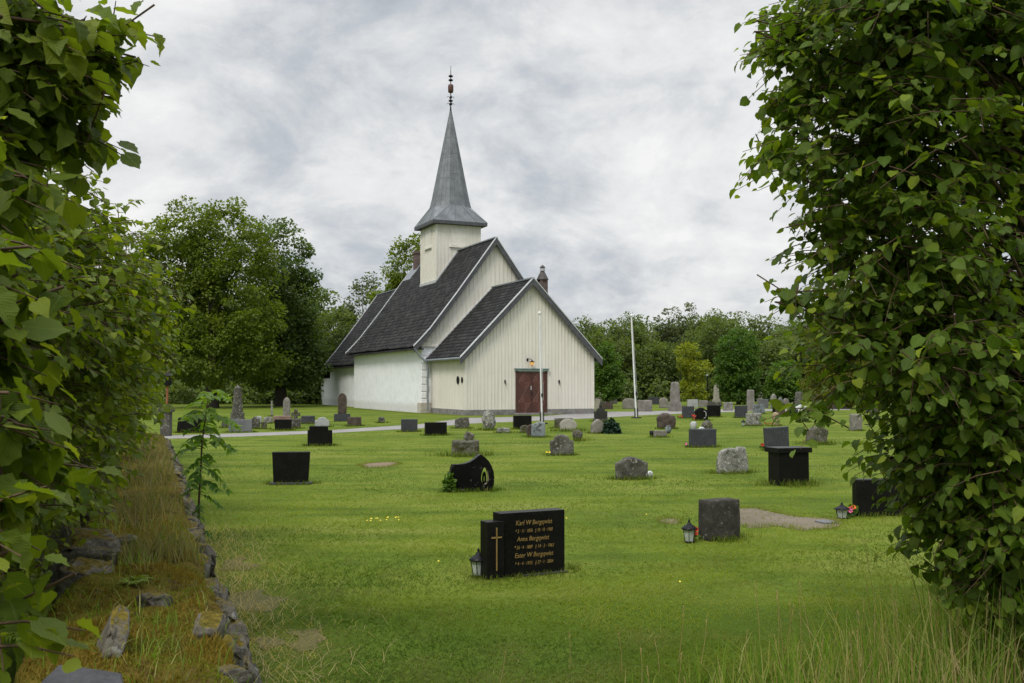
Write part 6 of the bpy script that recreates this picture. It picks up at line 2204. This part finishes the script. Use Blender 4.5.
lawn = []
for n0, d0, d1 in ((150000, 4.9, 14.0), (60000, 14.0, 46.0)):
    p = field(n0, d0, d1)
    ok = clear_of(p) & ~in_poly(p, PATHP)
    for sp in SOIL:
        jit = p[:, :2] + rng.normal(0, 0.11, (len(p), 2))
        ok &= ~(in_poly(jit, sp) & (rng.random(len(p)) < 0.90))
    p = p[ok]
    D = p[:, 1]
    n = len(p)
    n1 = np.array([mnoise.noise(Vector((x * 0.9, y * 0.9, 1.7))) for x, y, z in p])
    n2 = np.array([mnoise.noise(Vector((x * 2.7 + y * .4, y * 2.2, 6.7))) for x, y, z in p])
    h = (0.026 + 0.018 * np.clip(n1 + 0.6 * n2, -0.8, 1.2)) * rng.uniform(0.6, 1.3, n)
    h = np.where(D > 14, h * 0.9, h)
    w = 0.0022 + 0.00052 * D
    dry = np.clip(n2 * 0.9 - n1 * 0.3, 0, 1) * 0.55 + (rng.random(n) < 0.02) * 0.6
    # drier, hay-strewn strip beside the wall
    wl = p[:, 0] * WN.x + p[:, 1] * WN.y
    strip = np.clip(1.0 - (wl - RW) / 0.9, 0, 1) * np.clip(1.6 - 0.09 * D, 0, 1)
    dry = np.clip(dry + strip * rng.random(n) * 0.9, 0, 1)
    n0_ = np.array([mnoise.noise(Vector((x * 0.33 + y * 0.14, y * 0.42 - x * .19, 11.3))) for x, y, z in p])
    ur = p[:, 0] * math.cos(TH) + p[:, 1] * math.sin(TH)
    vr = -p[:, 0] * math.sin(TH) + p[:, 1] * math.cos(TH)
    n0_ = n0_ * 1.0 + 0.75 * np.array([mnoise.noise(Vector((a * 0.22, b * 1.5, 2.2))) for a, b in zip(ur, vr)])
    for wx, wy, wr in ((259, 601, 0.32), (308, 640, 0.28), (238, 563, 0.3), (262, 646, 0.22)):
        c = gp(wx, wy)
        gk_ = np.exp(-((p[:, 0] - c.x) ** 2 + (p[:, 1] - c.y) ** 2) / wr ** 2)
        dry = np.clip(dry + gk_ * rng.uniform(0.2, 1.1, n), 0, 1)
        h = h * (1 - 0.5 * gk_)
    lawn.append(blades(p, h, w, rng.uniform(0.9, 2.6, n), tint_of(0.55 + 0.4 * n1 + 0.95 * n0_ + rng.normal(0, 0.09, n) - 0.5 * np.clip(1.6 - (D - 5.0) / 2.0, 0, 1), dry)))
# rank grass at the foot of stones
for c, hw, t, yw, gk in STONES:
    if c.y > 60 or gk <= 0:
        continue
    k = int(min(700, 90 + 6500 * gk * hw / c.y))
    ang = rng.uniform(0, 1, k)
    side = rng.random(k)
    lx = np.where(side < 0.62, rng.uniform(-hw * 1.06, hw * 1.06, k), np.where(side < 0.81, -hw - 0.02, hw + 0.02))
    ly = np.where(side < 0.62, -np.abs(rng.normal(0.03, 0.08 * gk, k)), rng.uniform(0, t, k))
    lx = lx + np.where(side >= 0.62, np.sign(lx) * np.abs(rng.normal(0, 0.09 * gk, k)), 0)
    x = c.x + lx * math.cos(yw) - ly * math.sin(yw)
    y = c.y + lx * math.sin(yw) + ly * math.cos(yw)
    p = np.stack([x, y, np.zeros(k)], -1)
    hh = rng.uniform(0.03, 0.085, k) * (0.6 + 0.5 * gk) * min(1.25, 0.7 + c.y / 40)
    lawn.append(blades(p, hh, np.full(k, 0.002 + 0.00045 * c.y), rng.uniform(0.1, 0.9, k), tint_of(0.05 + 0.35 * rng.random(k), rng.random(k) ** 4 * 0.7)))
for sp in SOIL:
    for a, b in zip(sp, sp[1:] + sp[:1]):
        a, b = np.array(a), np.array(b)
        k = int(np.linalg.norm(b - a) * 330)
        q = a + (b - a) * rng.random((k, 1)) + rng.normal(0, 0.045, (k, 2))
        p = np.concatenate([q, np.zeros((k, 1))], 1)
        p = p[clear_of(p)]
        k = len(p)
        lawn.append(blades(p, rng.uniform(0.03, 0.075, k), np.full(k, 0.004), rng.uniform(0.3, 1.3, k), tint_of(rng.uniform(0.1, 0.8, k), rng.random(k) ** 2)))
V, fs, T, _u = join(lawn)
tag(link('lawn_grass', np_mesh('lawn_grass', V, fs, T), M['blade_lawn']), 'mown green grass of the churchyard lawn', 'grass', None, 'stuff')

# hay strewn beside the wall, on the lawn
k = 2600
s = rng.uniform(4.2, 12, k)
l = RW + np.abs(rng.normal(0.10, 0.38, k)) + 0.03
p = s[:, None] * np.array(WD) + l[:, None] * np.array(WN)
V, fs, T = blades(p, rng.uniform(0.03, 0.14, k), np.full(k, 0.0035), rng.uniform(0.8, 2.6, k), tint_of(rng.uniform(.5, 1, k), rng.uniform(0.3, 1, k)))
hay = [(V, fs, T)]

# tall unmown grass along the bottom, higher towards the right
def tall(n, x0, x1, y0, y1, hf, dens):
    x = rng.uniform(x0, x1, n)
    y = rng.uniform(y0, y1, n)
    m = rng.random(n) < dens(x, y)
    x, y = x[m], y[m]
    return np.stack([x, y, np.zeros(len(x))], -1), hf(x, y) * rng.uniform(0.35, 1.1, len(x))


edge = lambda x: np.clip((x - 0.5) / 2.2, 0, 1)
p, h = tall(6200, -0.2, 4.2, 4.5, 6.5, lambda x, y: 0.08 + 0.82 * edge(x), lambda x, y: np.clip((edge(x) * 1.5 + 0.10) * np.clip(1 - (y - 5.1 - 0.55 * edge(x)) / 0.6, 0, 1), 0, 1))
h = h * np.clip(1.25 - (p[:, 1] - 4.6) * 0.3, 0.4, 1.2)
n = len(p)
green_parts.append(blades(p, h, rng.uniform(0.005, 0.0095, n), rng.uniform(0.05, 0.65, n), tint_of(rng.random(n), rng.random(n) ** 2.8)))
p, h = tall(2700, -1.8, 4.2, 4.5, 6.0, lambda x, y: 0.12 + 0.58 * edge(x), lambda x, y: np.clip((edge(x) + 0.12) * np.clip(1 - (y - 4.9 - 0.3 * edge(x)) / 0.6, 0, 1), 0, 1))
n = len(p)
hay.append(blades(p, h * 1.05, np.full(n, 0.0055), rng.uniform(0.05, 0.8, n), tint_of(rng.uniform(0.2, 1, n), rng.random(n))))
# flowering stalks with seed heads
k = 260
x = rng.uniform(-0.4, 4.0, k)
m = rng.random(k) < edge(x) * 0.9 + 0.12
x = x[m]
k = len(x)
y = rng.uniform(4.7, 6.0, k)
b0 = np.stack([x, y, np.zeros(k)], -1)
hh = (0.2 + 0.62 * edge(x)) * rng.uniform(0.6, 1.1, k)
ln_ = rng.normal(0, 0.10, (k, 2))
st = MB()
hd = []
for i in range(k):
    a = Vector(b0[i])
    e = a + Vector((ln_[i][0] * hh[i], ln_[i][1] * hh[i], hh[i]))
    st.tube([a, a.lerp(e, 0.5) + Vector((0.005, 0, 0.01)), e], [0.0022, 0.0018, 0.001], 4)
    for q in range(9):
        c = a.lerp(e, 0.82 + 0.02 * q)
        hd.append(tuple(c))
hd = np.array(hd)
hv = blades(hd, np.full(len(hd), 0.018), np.full(len(hd), 0.004), rng.uniform(0.2, 1.0, len(hd)), tint_of(np.full(len(hd), 0.9), rng.uniform(0.5, 1, len(hd))))
hay.append(hv)
sm = st.mesh('x')
sv_ = np.array([v.co[:] for v in sm.vertices])
q4 = np.array([pl.vertices[:] for pl in sm.polygons if len(pl.vertices) == 4])
hay.append((sv_, [q4], np.tile([0.8, 0.6, 0, 1.0], (len(sv_), 1))))
V, fs, T, _u = join(hay)
tag(link('dry_stalks', np_mesh('dry_stalks', V, fs, T), M['blade_dry']), 'dry straw-coloured grass stalks and hay beside the wall and in the tall grass', 'dry grass', None, 'stuff')
V, fs, T, _u = join(green_parts)
tag(link('tall_grass', np_mesh('tall_grass', V, fs, T), M['blade_tall']), 'tall unmown grass in the lower right foreground under the linden', 'tall grass', None, 'stuff')

# a scatter of yellow buttercups
k = 21
mb = MB()
for i in range(k):
    q = gp(386 + random.gauss(0, 12), 523 + random.gauss(0, 4)) if i < 14 else gp(random.uniform(300, 800), random.uniform(450, 600))
    if not clear_of(np.array([q[:]]))[0]:
        continue
    r_ = 0.009
    mb.add([(q.x + r_ * math.cos(a), q.y + r_ * math.sin(a), 0.045 + 0.004 * math.sin(a)) for a in np.linspace(0, 2 * math.pi, 7)[:-1]], [tuple(range(6))])
tag(mb.build('buttercups', M['yellow_petal']), 'tiny yellow buttercups scattered in the lawn', 'flowers', None, 'stuff')
bpy.context.view_layer.update()
